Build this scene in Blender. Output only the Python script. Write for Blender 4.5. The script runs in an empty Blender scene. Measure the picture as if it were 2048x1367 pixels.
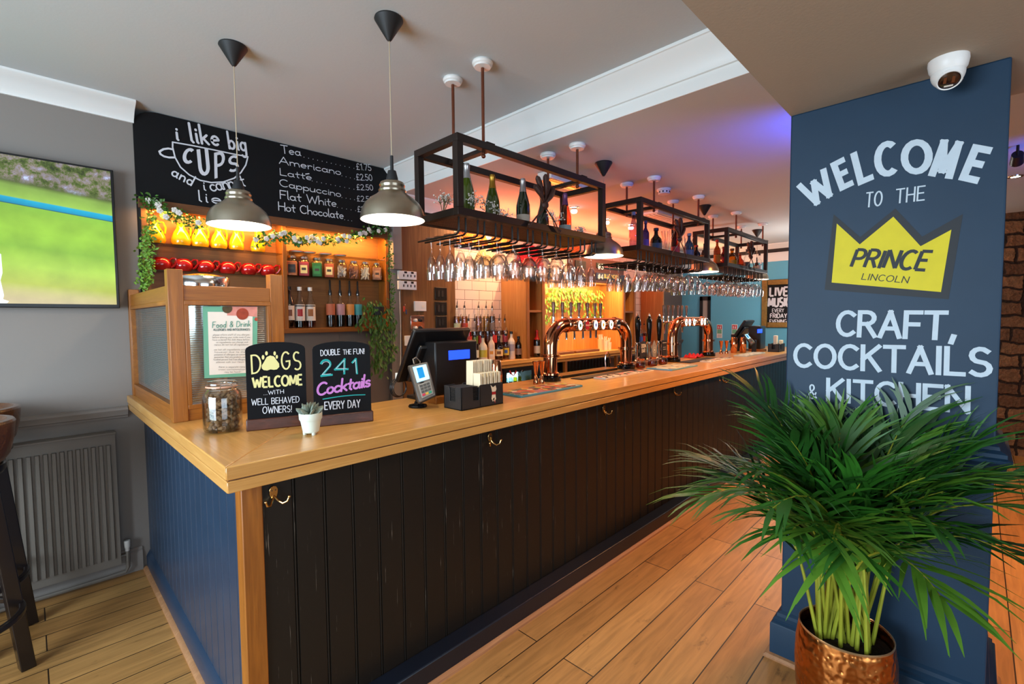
import bpy, math, random
from mathutils import Vector, Matrix
PI = math.pi
random.seed(7)
SC = bpy.context.scene
COL = SC.collection
R = math.radians

# ---------------------------------------------------------------- camera, world, exposure, large lights
FPX, CAMH = 948.1, 1.6
YAW, PIT, ROL = R(45.58), R(-2.865), R(-0.505)
fwd = Vector((math.sin(YAW)*math.cos(PIT), math.cos(YAW)*math.cos(PIT), math.sin(PIT)))
rgt = Vector((math.cos(YAW), -math.sin(YAW), 0)); upv = rgt.cross(fwd)
r2 = rgt*math.cos(ROL)+upv*math.sin(ROL); u2 = -rgt*math.sin(ROL)+upv*math.cos(ROL)
CAM = Vector((0, 0, CAMH))
cd = bpy.data.cameras.new('camera'); cam = bpy.data.objects.new('camera', cd); COL.objects.link(cam)
cam.matrix_world = Matrix(((r2.x, u2.x, -fwd.x, 0), (r2.y, u2.y, -fwd.y, 0), (r2.z, u2.z, -fwd.z, CAMH), (0, 0, 0, 1)))
cd.sensor_width = 36; cd.lens = 36*FPX/2048; cd.clip_start = 0.02; cd.clip_end = 100
SC.camera = cam
def P(px, py, x=None, y=None, z=None, o=None, n=None):
    """the point of the place seen at a photo pixel on the plane x=, y= or z="""
    v = r2*((px-1024)/FPX)+u2*(-(py-683.5)/FPX)+fwd
    if n is not None: return CAM+v*((Vector(o)-CAM).dot(Vector(n))/v.dot(Vector(n)))
    t = x/v.x if x is not None else y/v.y if y is not None else (z-CAMH)/v.z
    return CAM+v*t
SC.view_settings.view_transform = 'Standard'; SC.view_settings.look = 'None'
SC.view_settings.exposure = 0.4; SC.view_settings.gamma = 1.0; SC.view_settings.use_curve_mapping = False
cy = SC.cycles
cy.use_denoising = True; cy.max_bounces = 10; cy.diffuse_bounces = 4; cy.glossy_bounces = 4
cy.transmission_bounces = 6; cy.transparent_max_bounces = 24
cy.sample_clamp_indirect = 6; cy.sample_clamp_direct = 0; cy.caustics_reflective = False; cy.caustics_refractive = False
W = bpy.data.worlds.new('world'); SC.world = W; W.use_nodes = True
W.node_tree.nodes['Background'].inputs[0].default_value = (0.62, 0.78, 1.0, 1)
W.node_tree.nodes['Background'].inputs[1].default_value = 1.0

def lamp(name, kind, loc, energy, color, size=0.1, size_y=None, aim=None, **kw):
    d = bpy.data.lights.new(name, kind); d.energy = energy; d.color = color
    if kind == 'AREA':
        d.size = size
        if size_y: d.shape = 'RECTANGLE'; d.size_y = size_y
    elif kind != 'SUN': d.shadow_soft_size = size
    for k, v in kw.items(): setattr(d, k, v)
    o = bpy.data.objects.new(name, d); COL.objects.link(o); o.location = loc
    if aim is not None: o.rotation_euler = (Vector(aim)-Vector(loc)).to_track_quat('-Z', 'Y').to_euler()
    return o
DAY = (0.72, 0.86, 1.0)
WARM = (1.0, 0.62, 0.30); LED = (1.0, 0.46, 0.10)
# daylight through the left window, and through a front window added for fill
lamp('daylight', 'AREA', (-2.44, 1.5, 1.55), 195, DAY, 2.6, 1.5, aim=(0, 2.2, .3))
lamp('daylight', 'AREA', (0.2, -2.94, 1.55), 55, DAY, 3.0, 1.5, aim=(0.3, 0, 1.5))
# warm strips of the back bar
lamp('strip_light', 'AREA', (0.98, 3.80, 2.315), 9, LED, 0.80, 0.03, aim=(0.98, 3.95, 1.9))
lamp('strip_light', 'AREA', (1.86, 3.80, 2.315), 9, LED, 0.80, 0.03, aim=(1.86, 3.95, 1.9))
lamp('strip_light', 'AREA', (4.85, 3.50, 2.025), 19, (1.0, .62, .26), 1.5, 0.04, aim=(4.85, 3.80, 1.4))
lamp('strip_light', 'AREA', (3.40, 3.62, 2.60), 10, (1.0, .55, .25), 0.6, 0.06, aim=(3.4, 3.80, 1.2))
lamp('uplight', 'AREA', (4.9, 3.5, 2.38), 40, (1.0, 0.15, 0.05), 3.6, 0.1, aim=(4.9, 3.0, 3.2))
lamp('uplight', 'AREA', (7.6, 3.2, 2.35), 6, (1.0, 0.45, 0.18), 1.0, 0.1, aim=(7.4, 2.6, 3.2))
# blue accent light on the ceiling beyond the pillar
lamp('blue_spot', 'SPOT', (3.20, 0.42, 2.42), 27, (0.04, 0.09, 1.0), 0.04, aim=(3.36, 0.95, 2.73), spot_size=R(115), spot_blend=1.0)
lamp('blue_spot', 'SPOT', (4.6, -0.6, 2.35), 14, (0.05, 0.14, 1.0), 0.04, aim=(4.9, -0.35, 2.75), spot_size=R(110), spot_blend=1.0)
lamp('fill_light', 'SPOT', (4.4, 0.3, 2.66), 235, (1.0, 0.42, 0.12), 0.15, aim=(4.0, 0.7, 0), spot_size=R(150), spot_blend=.8)  # warm downward fill added for the floor, with no fixture
lamp('fill_light', 'POINT', (7.0, 1.6, 1.9), 26, (1.0, 0.92, 0.85), 0.15)  # fill added to brighten the teal far wall, no lamp hangs here

# ---------------------------------------------------------------- mesh helpers
def S(h, k=1.0):
    h = h.lstrip('#'); c = [int(h[i:i+2], 16)/255 for i in (0, 2, 4)]
    return tuple((x/12.92 if x <= .04045 else ((x+.055)/1.055)**2.4)*k for x in c)

class MB:
    def __init__(s): s.v = []; s.f = []
    def add(s, v, f):
        n = len(s.v); s.v += [tuple(p) for p in v]; s.f += [tuple(i+n for i in q) for q in f]; return s
    def box(s, x0, x1, y0, y1, z0, z1, M=None):
        v = [Vector(p) for p in ((x0,y0,z0),(x1,y0,z0),(x1,y1,z0),(x0,y1,z0),(x0,y0,z1),(x1,y0,z1),(x1,y1,z1),(x0,y1,z1))]
        if M: v = [M @ p for p in v]
        return s.add(v, ((0,3,2,1),(4,5,6,7),(0,1,5,4),(1,2,6,5),(2,3,7,6),(3,0,4,7)))
    def lathe(s, prof, seg=24, c=(0,0,0), M=None, closed=False):
        v = []; f = []; rings = []
        for r, z in prof:
            if r < 1e-6: rings.append([len(v)]); v.append(Vector((0,0,z)))
            else:
                rings.append(list(range(len(v), len(v)+seg)))
                v += [Vector((r*math.cos(2*PI*i/seg), r*math.sin(2*PI*i/seg), z)) for i in range(seg)]
        pairs = list(zip(rings, rings[1:])) + ([(rings[-1], rings[0])] if closed else [])
        for a, b in pairs:
            for i in range(seg):
                j = (i+1) % seg
                if len(a) == 1 and len(b) == 1: continue
                if len(a) == 1: f.append((a[0], b[j], b[i]))
                elif len(b) == 1: f.append((a[i], a[j], b[0]))
                else: f.append((a[i], a[j], b[j], b[i]))
        c = Vector(c)
        v = [(M @ p if M else p)+c for p in v]
        return s.add(v, f)
    def tube(s, pts, r, seg=8, closed=False, flat=1.0):
        pts = [Vector(p) for p in pts]; n = len(pts); v = []; f = []
        rs = r if isinstance(r, (list, tuple)) else [r]*n
        nrm = None
        for i in range(n):
            a = pts[(i-1) % n] if (i or closed) else pts[0]; b = pts[(i+1) % n] if (i < n-1 or closed) else pts[-1]
            t = (b-a).normalized()
            if nrm is None: nrm = t.orthogonal().normalized()
            nrm = (nrm-t*nrm.dot(t))
            nrm = nrm.normalized() if nrm.length > 1e-6 else t.orthogonal().normalized()
            bn = t.cross(nrm)
            for k in range(seg):
                q = 2*PI*k/seg
                v.append(pts[i]+(nrm*math.cos(q)+bn*math.sin(q)*flat)*rs[i])
        for i in range(n if closed else n-1):
            for k in range(seg):
                a, b = i*seg+k, i*seg+(k+1) % seg; m = ((i+1) % n)*seg
                f.append((a, b, m+(k+1) % seg, m+k))
        if not closed: f += [tuple(reversed(range(seg))), tuple(range((n-1)*seg, n*seg))]
        return s.add(v, f)
    def prism(s, poly, fn, d):
        n = len(poly)
        v = [fn(a, b, 0) for a, b in poly]+[fn(a, b, d) for a, b in poly]
        f = [tuple(range(n)), tuple(reversed(range(n, 2*n)))]+[((i+1) % n, i, n+i, n+(i+1) % n) for i in range(n)]
        return s.add(v, f)
    def poly(s, pts): return s.add(pts, [tuple(range(len(pts)))])
    def sphere(s, c, r, seg=10, ring=6, sc=(1,1,1), M=None):
        v = []; prof = [(math.sin(PI*i/ring), -math.cos(PI*i/ring)) for i in range(ring+1)]
        prof[0] = (0, -1); prof[-1] = (0, 1)
        T = Matrix.Diagonal((r*sc[0], r*sc[1], r*sc[2])).to_3x3()
        return s.lathe(prof, seg, c, (M.to_3x3() @ T) if M else T)

def wloc(p):
    l = Vector((0,0,0))
    while p is not None: l += p.location; p = p.parent
    return l
def obj(name, mb, mat, parent=None, bevel=0, smooth=True, world=False, ang=35):
    me = bpy.data.meshes.new(name); me.from_pydata(mb.v, [], mb.f); me.validate()
    import bmesh
    bm = bmesh.new(); bm.from_mesh(me); bmesh.ops.recalc_face_normals(bm, faces=bm.faces); bm.to_mesh(me); bm.free()
    if smooth:
        me.polygons.foreach_set('use_smooth', [True]*len(me.polygons)); me.set_sharp_from_angle(angle=R(ang))
    me.materials.append(mat)
    o = bpy.data.objects.new(name, me); COL.objects.link(o)
    if parent is not None:
        o.parent = parent
        if world: o.location = -wloc(parent)
    if bevel:
        b = o.modifiers.new('bevel', 'BEVEL'); b.width = bevel; b.segments = 2; b.limit_method = 'ANGLE'; b.angle_limit = R(40)
    return o
def tag(o, label, cat, group=None, kind=None):
    o['label'] = label; o['category'] = cat
    if group: o['group'] = group
    if kind: o['kind'] = kind
    return o
def thing(name, label, cat, loc=(0,0,0), rotz=0, group=None):
    o = bpy.data.objects.new(name, None); COL.objects.link(o); o.location = loc; o.rotation_euler = (0,0,rotz)
    o.empty_display_size = .05
    return tag(o, label, cat, group)
def struct(name, mb, mat, bevel=0, parent=None, smooth=False):
    o = obj(name, mb, mat, parent, bevel, smooth)
    if parent is None: o['kind'] = 'structure'
    return o
def dup(root, loc=None, rotz=None, label=None, group=None, scale=None):
    def cp(o, par):
        c = o.copy(); COL.objects.link(c); c.parent = par
        for ch in kids.get(o.name, ()): cp(ch, c)
        return c
    kids = {}
    st = [root]
    while st:
        o = st.pop(); ch = list(o.children); kids[o.name] = ch; st += ch
    r = cp(root, None)
    if loc is not None: r.location = loc
    if rotz is not None: r.rotation_euler = (0,0,rotz)
    if label: r['label'] = label
    if group: r['group'] = group
    if scale: r.scale = scale
    return r

# ---------------------------------------------------------------- materials
def base(name):
    m = bpy.data.materials.new(name); m.use_nodes = True
    n = m.node_tree.nodes; return m, n, m.node_tree.links, n['Principled BSDF']
def mat(name, col, rough=.5, metal=0.0, emis=0.0, spec=.5, coat=0.0, var=0.0, vscale=6, bump=0.0, bscale=40, trans=0.0, ior=1.45, sss=0.0, alpha=1.0, ecol=None):
    m, n, l, b = base(name)
    b.inputs['Base Color'].default_value = (*col, 1); b.inputs['Roughness'].default_value = rough
    b.inputs['Metallic'].default_value = metal; b.inputs['Specular IOR Level'].default_value = spec
    b.inputs['Coat Weight'].default_value = coat; b.inputs['Coat Roughness'].default_value = .1
    b.inputs['Transmission Weight'].default_value = trans; b.inputs['IOR'].default_value = ior; b.inputs['Alpha'].default_value = alpha
    if sss: b.inputs['Subsurface Weight'].default_value = sss; b.inputs['Subsurface Radius'].default_value = (.02,.01,.01)
    if emis: b.inputs['Emission Color'].default_value = (*(ecol or col), 1); b.inputs['Emission Strength'].default_value = emis
    if var or bump:
        tc = n.new('ShaderNodeTexCoord')
        if var:
            nz = n.new('ShaderNodeTexNoise'); nz.inputs['Scale'].default_value = vscale; nz.inputs['Detail'].default_value = 5
            l.new(tc.outputs['Object'], nz.inputs['Vector'])
            hs = n.new('ShaderNodeMix'); hs.data_type = 'RGBA'
            hs.inputs['A'].default_value = (*[max(0,c*(1-var)) for c in col], 1); hs.inputs['B'].default_value = (*[min(1,c*(1+var)) for c in col], 1)
            l.new(nz.outputs[0], hs.inputs['Factor']); l.new(hs.outputs['Result'], b.inputs['Base Color'])
        if bump:
            nb = n.new('ShaderNodeTexNoise'); nb.inputs['Scale'].default_value = bscale; nb.inputs['Detail'].default_value = 3
            l.new(tc.outputs['Object'], nb.inputs['Vector'])
            bp = n.new('ShaderNodeBump'); bp.inputs['Strength'].default_value = bump; bp.inputs['Distance'].default_value = .01
            l.new(nb.outputs[0], bp.inputs['Height']); l.new(bp.outputs[0], b.inputs['Normal'])
    return m
def wood(name, c1, c2, axis='x', rough=.4, scale=1.0, coat=0.0, contrast=1.0):
    m, n, l, b = base(name)
    tc = n.new('ShaderNodeTexCoord'); mp = n.new('ShaderNodeMapping')
    s = {'x': (1.2, 22, 22), 'y': (22, 1.2, 22), 'z': (22, 22, 1.2)}[axis]
    mp.inputs['Scale'].default_value = [q*scale for q in s]
    l.new(tc.outputs['Object'], mp.inputs['Vector'])
    n1 = n.new('ShaderNodeTexNoise'); n1.inputs['Scale'].default_value = 1.0; n1.inputs['Detail'].default_value = 6; n1.inputs['Distortion'].default_value = 1.2
    n2 = n.new('ShaderNodeTexNoise'); n2.inputs['Scale'].default_value = 7.0; n2.inputs['Detail'].default_value = 3
    l.new(mp.outputs[0], n1.inputs['Vector']); l.new(mp.outputs[0], n2.inputs['Vector'])
    wv = n.new('ShaderNodeMath'); wv.operation = 'MULTIPLY'; wv.inputs[1].default_value = 9.0; l.new(n1.outputs[0], wv.inputs[0])
    sn = n.new('ShaderNodeMath'); sn.operation = 'SINE'; mu = n.new('ShaderNodeMath'); mu.operation = 'MULTIPLY'; mu.inputs[1].default_value = 6.0
    l.new(n1.outputs[0], mu.inputs[0])
    l.new(wv.outputs[0], sn.inputs[0])
    mr = n.new('ShaderNodeMapRange'); mr.inputs[1].default_value = -1; mr.inputs[2].default_value = 1; l.new(sn.outputs[0], mr.inputs[0])
    mx = n.new('ShaderNodeMath'); mx.operation = 'MULTIPLY_ADD'; mx.inputs[1].default_value = .55; l.new(mr.outputs[0], mx.inputs[0])
    m2 = n.new('ShaderNodeMath'); m2.operation = 'MULTIPLY'; m2.inputs[1].default_value = .45; l.new(n2.outputs[0], m2.inputs[0]); l.new(m2.outputs[0], mx.inputs[2])
    cr = n.new('ShaderNodeValToRGB'); cr.color_ramp.elements[0].color = (*c1, 1); cr.color_ramp.elements[1].color = (*c2, 1)
    cr.color_ramp.elements[0].position = .5-.42/contrast; cr.color_ramp.elements[1].position = .5+.3/contrast
    l.new(mx.outputs[0], cr.inputs[0]); l.new(cr.outputs[0], b.inputs['Base Color'])
    b.inputs['Roughness'].default_value = rough; b.inputs['Coat Weight'].default_value = coat; b.inputs['Coat Roughness'].default_value = .15
    bp = n.new('ShaderNodeBump'); bp.inputs['Strength'].default_value = .12; bp.inputs['Distance'].default_value = .004
    l.new(mx.outputs[0], bp.inputs['Height']); l.new(bp.outputs[0], b.inputs['Normal'])
    return m
def thin(name, tint=(1,1,1), rough=0.02, boost=1.0, edge=0.25):
    """thin clear glass: see-through with a Fresnel reflection and a darker rim"""
    m = bpy.data.materials.new(name); m.use_nodes = True; n = m.node_tree.nodes; l = m.node_tree.links; n.clear()
    out = n.new('ShaderNodeOutputMaterial'); tr = n.new('ShaderNodeBsdfTransparent'); gl = n.new('ShaderNodeBsdfGlossy'); gl.inputs['Roughness'].default_value = rough
    lw = n.new('ShaderNodeLayerWeight'); lw.inputs['Blend'].default_value = .5
    mc = n.new('ShaderNodeMix'); mc.data_type = 'RGBA'; mc.inputs['A'].default_value = (*tint, 1); mc.inputs['B'].default_value = (*[c*(1-edge) for c in tint], 1)
    l.new(lw.outputs['Facing'], mc.inputs['Factor']); l.new(mc.outputs['Result'], tr.inputs['Color'])
    pw = n.new('ShaderNodeMath'); pw.operation = 'POWER'; pw.inputs[1].default_value = 3.5; l.new(lw.outputs['Facing'], pw.inputs[0])
    mu = n.new('ShaderNodeMath'); mu.operation = 'MULTIPLY_ADD'; mu.inputs[1].default_value = .85; mu.inputs[2].default_value = .04*boost; mu.use_clamp = True; l.new(pw.outputs[0], mu.inputs[0])
    mx = n.new('ShaderNodeMixShader'); l.new(mu.outputs[0], mx.inputs[0]); l.new(tr.outputs[0], mx.inputs[1]); l.new(gl.outputs[0], mx.inputs[2]); l.new(mx.outputs[0], out.inputs[0])
    return m

def reeded(name, ribs=33):
    m = bpy.data.materials.new(name); m.use_nodes = True; n = m.node_tree.nodes; l = m.node_tree.links; n.clear()
    out = n.new('ShaderNodeOutputMaterial'); tr = n.new('ShaderNodeBsdfTransparent'); tr.inputs[0].default_value = (.62,.68,.66,1)
    rf = n.new('ShaderNodeBsdfRefraction'); rf.inputs['IOR'].default_value = 1.05; rf.inputs['Roughness'].default_value = .12; rf.inputs[0].default_value = (.85,.9,.88,1)
    gl = n.new('ShaderNodeBsdfGlossy'); gl.inputs['Roughness'].default_value = .1
    a = n.new('ShaderNodeMixShader'); a.inputs[0].default_value = .6; l.new(tr.outputs[0], a.inputs[1]); l.new(rf.outputs[0], a.inputs[2])
    df = n.new('ShaderNodeBsdfDiffuse'); df.inputs[0].default_value = (*S('#9fb3b0'), 1); c = n.new('ShaderNodeMixShader'); c.inputs[0].default_value = .22; l.new(a.outputs[0], c.inputs[1]); l.new(df.outputs[0], c.inputs[2])  # grey-teal diffuse share painted in for daylight reflected off the pane
    b = n.new('ShaderNodeMixShader'); b.inputs[0].default_value = .30; l.new(c.outputs[0], b.inputs[1]); l.new(gl.outputs[0], b.inputs[2]); l.new(b.outputs[0], out.inputs[0]); return m
def floor_mat():
    m, n, l, b = base('oak_floorboards')
    tc = n.new('ShaderNodeTexCoord'); br = n.new('ShaderNodeTexBrick'); l.new(tc.outputs['Object'], br.inputs['Vector'])
    br.offset = .37; br.inputs['Scale'].default_value = 1; br.inputs['Brick Width'].default_value = 1.7; br.inputs['Row Height'].default_value = .168
    br.inputs['Mortar Size'].default_value = .0028; br.inputs['Mortar Smooth'].default_value = .1; br.inputs['Bias'].default_value = 0
    br.inputs['Color1'].default_value = (*S('#a97a44'), 1); br.inputs['Color2'].default_value = (*S('#be9056'), 1); br.inputs['Mortar'].default_value = (*S('#2a1a0c'), 1)
    mp = n.new('ShaderNodeMapping'); mp.inputs['Scale'].default_value = (1.3, 16, 1); l.new(tc.outputs['Object'], mp.inputs['Vector'])
    nz = n.new('ShaderNodeTexNoise'); nz.inputs['Scale'].default_value = 2; nz.inputs['Detail'].default_value = 7; nz.inputs['Distortion'].default_value = 1; l.new(mp.outputs[0], nz.inputs['Vector'])
    cr = n.new('ShaderNodeValToRGB'); cr.color_ramp.elements[0].color = (.76, .73, .68, 1); cr.color_ramp.elements[1].color = (1.15, 1.12, 1.08, 1)
    cr.color_ramp.elements[0].position = .3; cr.color_ramp.elements[1].position = .7; l.new(nz.outputs[0], cr.inputs[0])
    mu = n.new('ShaderNodeMix'); mu.data_type = 'RGBA'; mu.blend_type = 'MULTIPLY'; mu.inputs['Factor'].default_value = 1
    l.new(br.outputs['Color'], mu.inputs['A']); l.new(cr.outputs[0], mu.inputs['B'])
    # dark knots and worn marks
    m2 = n.new('ShaderNodeMapping'); m2.inputs['Scale'].default_value = (3.2, 7, 1); l.new(tc.outputs['Object'], m2.inputs['Vector'])
    kn = n.new('ShaderNodeTexNoise'); kn.inputs['Scale'].default_value = 1.6; kn.inputs['Detail'].default_value = 6; kn.inputs['Roughness'].default_value = .7; l.new(m2.outputs[0], kn.inputs['Vector'])
    k2 = n.new('ShaderNodeValToRGB'); k2.color_ramp.elements[0].position = .61; k2.color_ramp.elements[1].position = .78; l.new(kn.outputs[0], k2.inputs[0])
    mk = n.new('ShaderNodeMix'); mk.data_type = 'RGBA'; l.new(k2.outputs[0], mk.inputs['Factor']); l.new(mu.outputs['Result'], mk.inputs['A']); mk.inputs['B'].default_value = (*S('#3a220f'), 1)
    l.new(mk.outputs['Result'], b.inputs['Base Color'])
    b.inputs['Roughness'].default_value = .42
    bp = n.new('ShaderNodeBump'); bp.inputs['Strength'].default_value = .35; bp.inputs['Distance'].default_value = .003; l.new(br.outputs['Fac'], bp.inputs['Height']); bp.invert = True
    l.new(bp.outputs[0], b.inputs['Normal'])
    return m
def paint_worn(name, col, wear):
    """painted boards, the paint rubbed through in thin upright streaks"""
    m, n, l, b = base(name)
    tc = n.new('ShaderNodeTexCoord')
    mp = n.new('ShaderNodeMapping'); mp.inputs['Scale'].default_value = (95, 95, 2.2); l.new(tc.outputs['Object'], mp.inputs['Vector'])
    nz = n.new('ShaderNodeTexNoise'); nz.inputs['Scale'].default_value = 1.5; nz.inputs['Detail'].default_value = 4; nz.inputs['Roughness'].default_value = .75; l.new(mp.outputs[0], nz.inputs['Vector'])
    cr = n.new('ShaderNodeValToRGB'); cr.color_ramp.elements[0].position = .665; cr.color_ramp.elements[1].position = .74; l.new(nz.outputs[0], cr.inputs[0])
    mx = n.new('ShaderNodeMix'); mx.data_type = 'RGBA'; mx.inputs['A'].default_value = (*col, 1); mx.inputs['B'].default_value = (*wear, 1)
    l.new(cr.outputs[0], mx.inputs['Factor']); l.new(mx.outputs['Result'], b.inputs['Base Color']); b.inputs['Roughness'].default_value = .38
    b.inputs['Specular IOR Level'].default_value = .25
    return m
def stone_mat():
    m, n, l, b = base('rough_stone')
    tc = n.new('ShaderNodeTexCoord'); sx = n.new('ShaderNodeSeparateXYZ'); l.new(tc.outputs['Object'], sx.inputs[0]); cb_ = n.new('ShaderNodeCombineXYZ'); l.new(sx.outputs['Y'], cb_.inputs[0]); l.new(sx.outputs['Z'], cb_.inputs[1])
    nz = n.new('ShaderNodeTexNoise'); nz.inputs['Scale'].default_value = 5; nz.inputs['Detail'].default_value = 4; l.new(tc.outputs['Object'], nz.inputs['Vector'])
    va = n.new('ShaderNodeVectorMath'); va.operation = 'MULTIPLY_ADD'; va.inputs[1].default_value = (.13,.13,0); l.new(nz.outputs['Color'], va.inputs[0]); l.new(cb_.outputs[0], va.inputs[2])
    br = n.new('ShaderNodeTexBrick'); l.new(va.outputs[0], br.inputs['Vector']); br.offset = .43; br.squash = .7; br.squash_frequency = 3
    br.inputs['Scale'].default_value = 1; br.inputs['Brick Width'].default_value = .30; br.inputs['Row Height'].default_value = .15; br.inputs['Mortar Size'].default_value = .016; br.inputs['Mortar Smooth'].default_value = .6
    br.inputs['Color1'].default_value = (*S('#8a6443'), 1); br.inputs['Color2'].default_value = (*S('#5f4029'), 1); br.inputs['Mortar'].default_value = (*S('#2a190e'), 1)
    n2 = n.new('ShaderNodeTexNoise'); n2.inputs['Scale'].default_value = 22; n2.inputs['Detail'].default_value = 6; l.new(tc.outputs['Object'], n2.inputs['Vector'])
    mx = n.new('ShaderNodeMix'); mx.data_type = 'RGBA'; mx.blend_type = 'OVERLAY'; mx.inputs['Factor'].default_value = .6; l.new(br.outputs['Color'], mx.inputs['A']); l.new(n2.outputs[0], mx.inputs['B'])
    l.new(mx.outputs['Result'], b.inputs['Base Color']); b.inputs['Roughness'].default_value = .9
    ad = n.new('ShaderNodeMath'); ad.operation = 'MULTIPLY_ADD'; ad.inputs[1].default_value = -1.0; l.new(br.outputs['Fac'], ad.inputs[0]); l.new(n2.outputs[0], ad.inputs[2])
    bp = n.new('ShaderNodeBump'); bp.inputs['Strength'].default_value = .9; bp.inputs['Distance'].default_value = .04; l.new(ad.outputs[0], bp.inputs['Height']); l.new(bp.outputs[0], b.inputs['Normal'])
    return m
def tile_mat():
    m, n, l, b = base('brick_bond_tiles')
    tc = n.new('ShaderNodeTexCoord'); mp = n.new('ShaderNodeMapping'); mp.inputs['Rotation'].default_value = (R(90), 0, 0); l.new(tc.outputs['Object'], mp.inputs['Vector'])
    br = n.new('ShaderNodeTexBrick'); l.new(mp.outputs[0], br.inputs['Vector']); br.offset = .5
    br.inputs['Scale'].default_value = 1; br.inputs['Brick Width'].default_value = .20; br.inputs['Row Height'].default_value = .10; br.inputs['Mortar Size'].default_value = .0022
    br.inputs['Color1'].default_value = (*S('#e9d9cc'), 1); br.inputs['Color2'].default_value = (*S('#e2d2c6'), 1); br.inputs['Mortar'].default_value = (*S('#6d5648'), 1)
    l.new(br.outputs['Color'], b.inputs['Base Color']); b.inputs['Roughness'].default_value = .18
    return m
def brushed(name, c, rough=.3):
    m, n, l, b = base(name)
    b.inputs['Metallic'].default_value = 1; b.inputs['Roughness'].default_value = rough; b.inputs['Base Color'].default_value = (*c, 1)
    tc = n.new('ShaderNodeTexCoord'); mp = n.new('ShaderNodeMapping'); mp.inputs['Scale'].default_value = (2, 2, 260); l.new(tc.outputs['Object'], mp.inputs['Vector'])
    nz = n.new('ShaderNodeTexNoise'); nz.inputs['Scale'].default_value = 3; l.new(mp.outputs[0], nz.inputs['Vector'])
    bp = n.new('ShaderNodeBump'); bp.inputs['Strength'].default_value = .08; bp.inputs['Distance'].default_value = .002; l.new(nz.outputs[0], bp.inputs['Height']); l.new(bp.outputs[0], b.inputs['Normal'])
    return m
def hammered():
    m, n, l, b = base('hammered_copper'); b.inputs['Metallic'].default_value = 1; b.inputs['Roughness'].default_value = .28; b.inputs['Base Color'].default_value = (*S('#b9743c'), 1)
    tc = n.new('ShaderNodeTexCoord'); vo = n.new('ShaderNodeTexVoronoi'); vo.feature = 'SMOOTH_F1'; vo.inputs['Scale'].default_value = 48; l.new(tc.outputs['Object'], vo.inputs['Vector'])
    bp = n.new('ShaderNodeBump'); bp.inputs['Strength'].default_value = .55; bp.inputs['Distance'].default_value = .012; l.new(vo.outputs['Distance'], bp.inputs['Height']); l.new(bp.outputs[0], b.inputs['Normal']); return m
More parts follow.
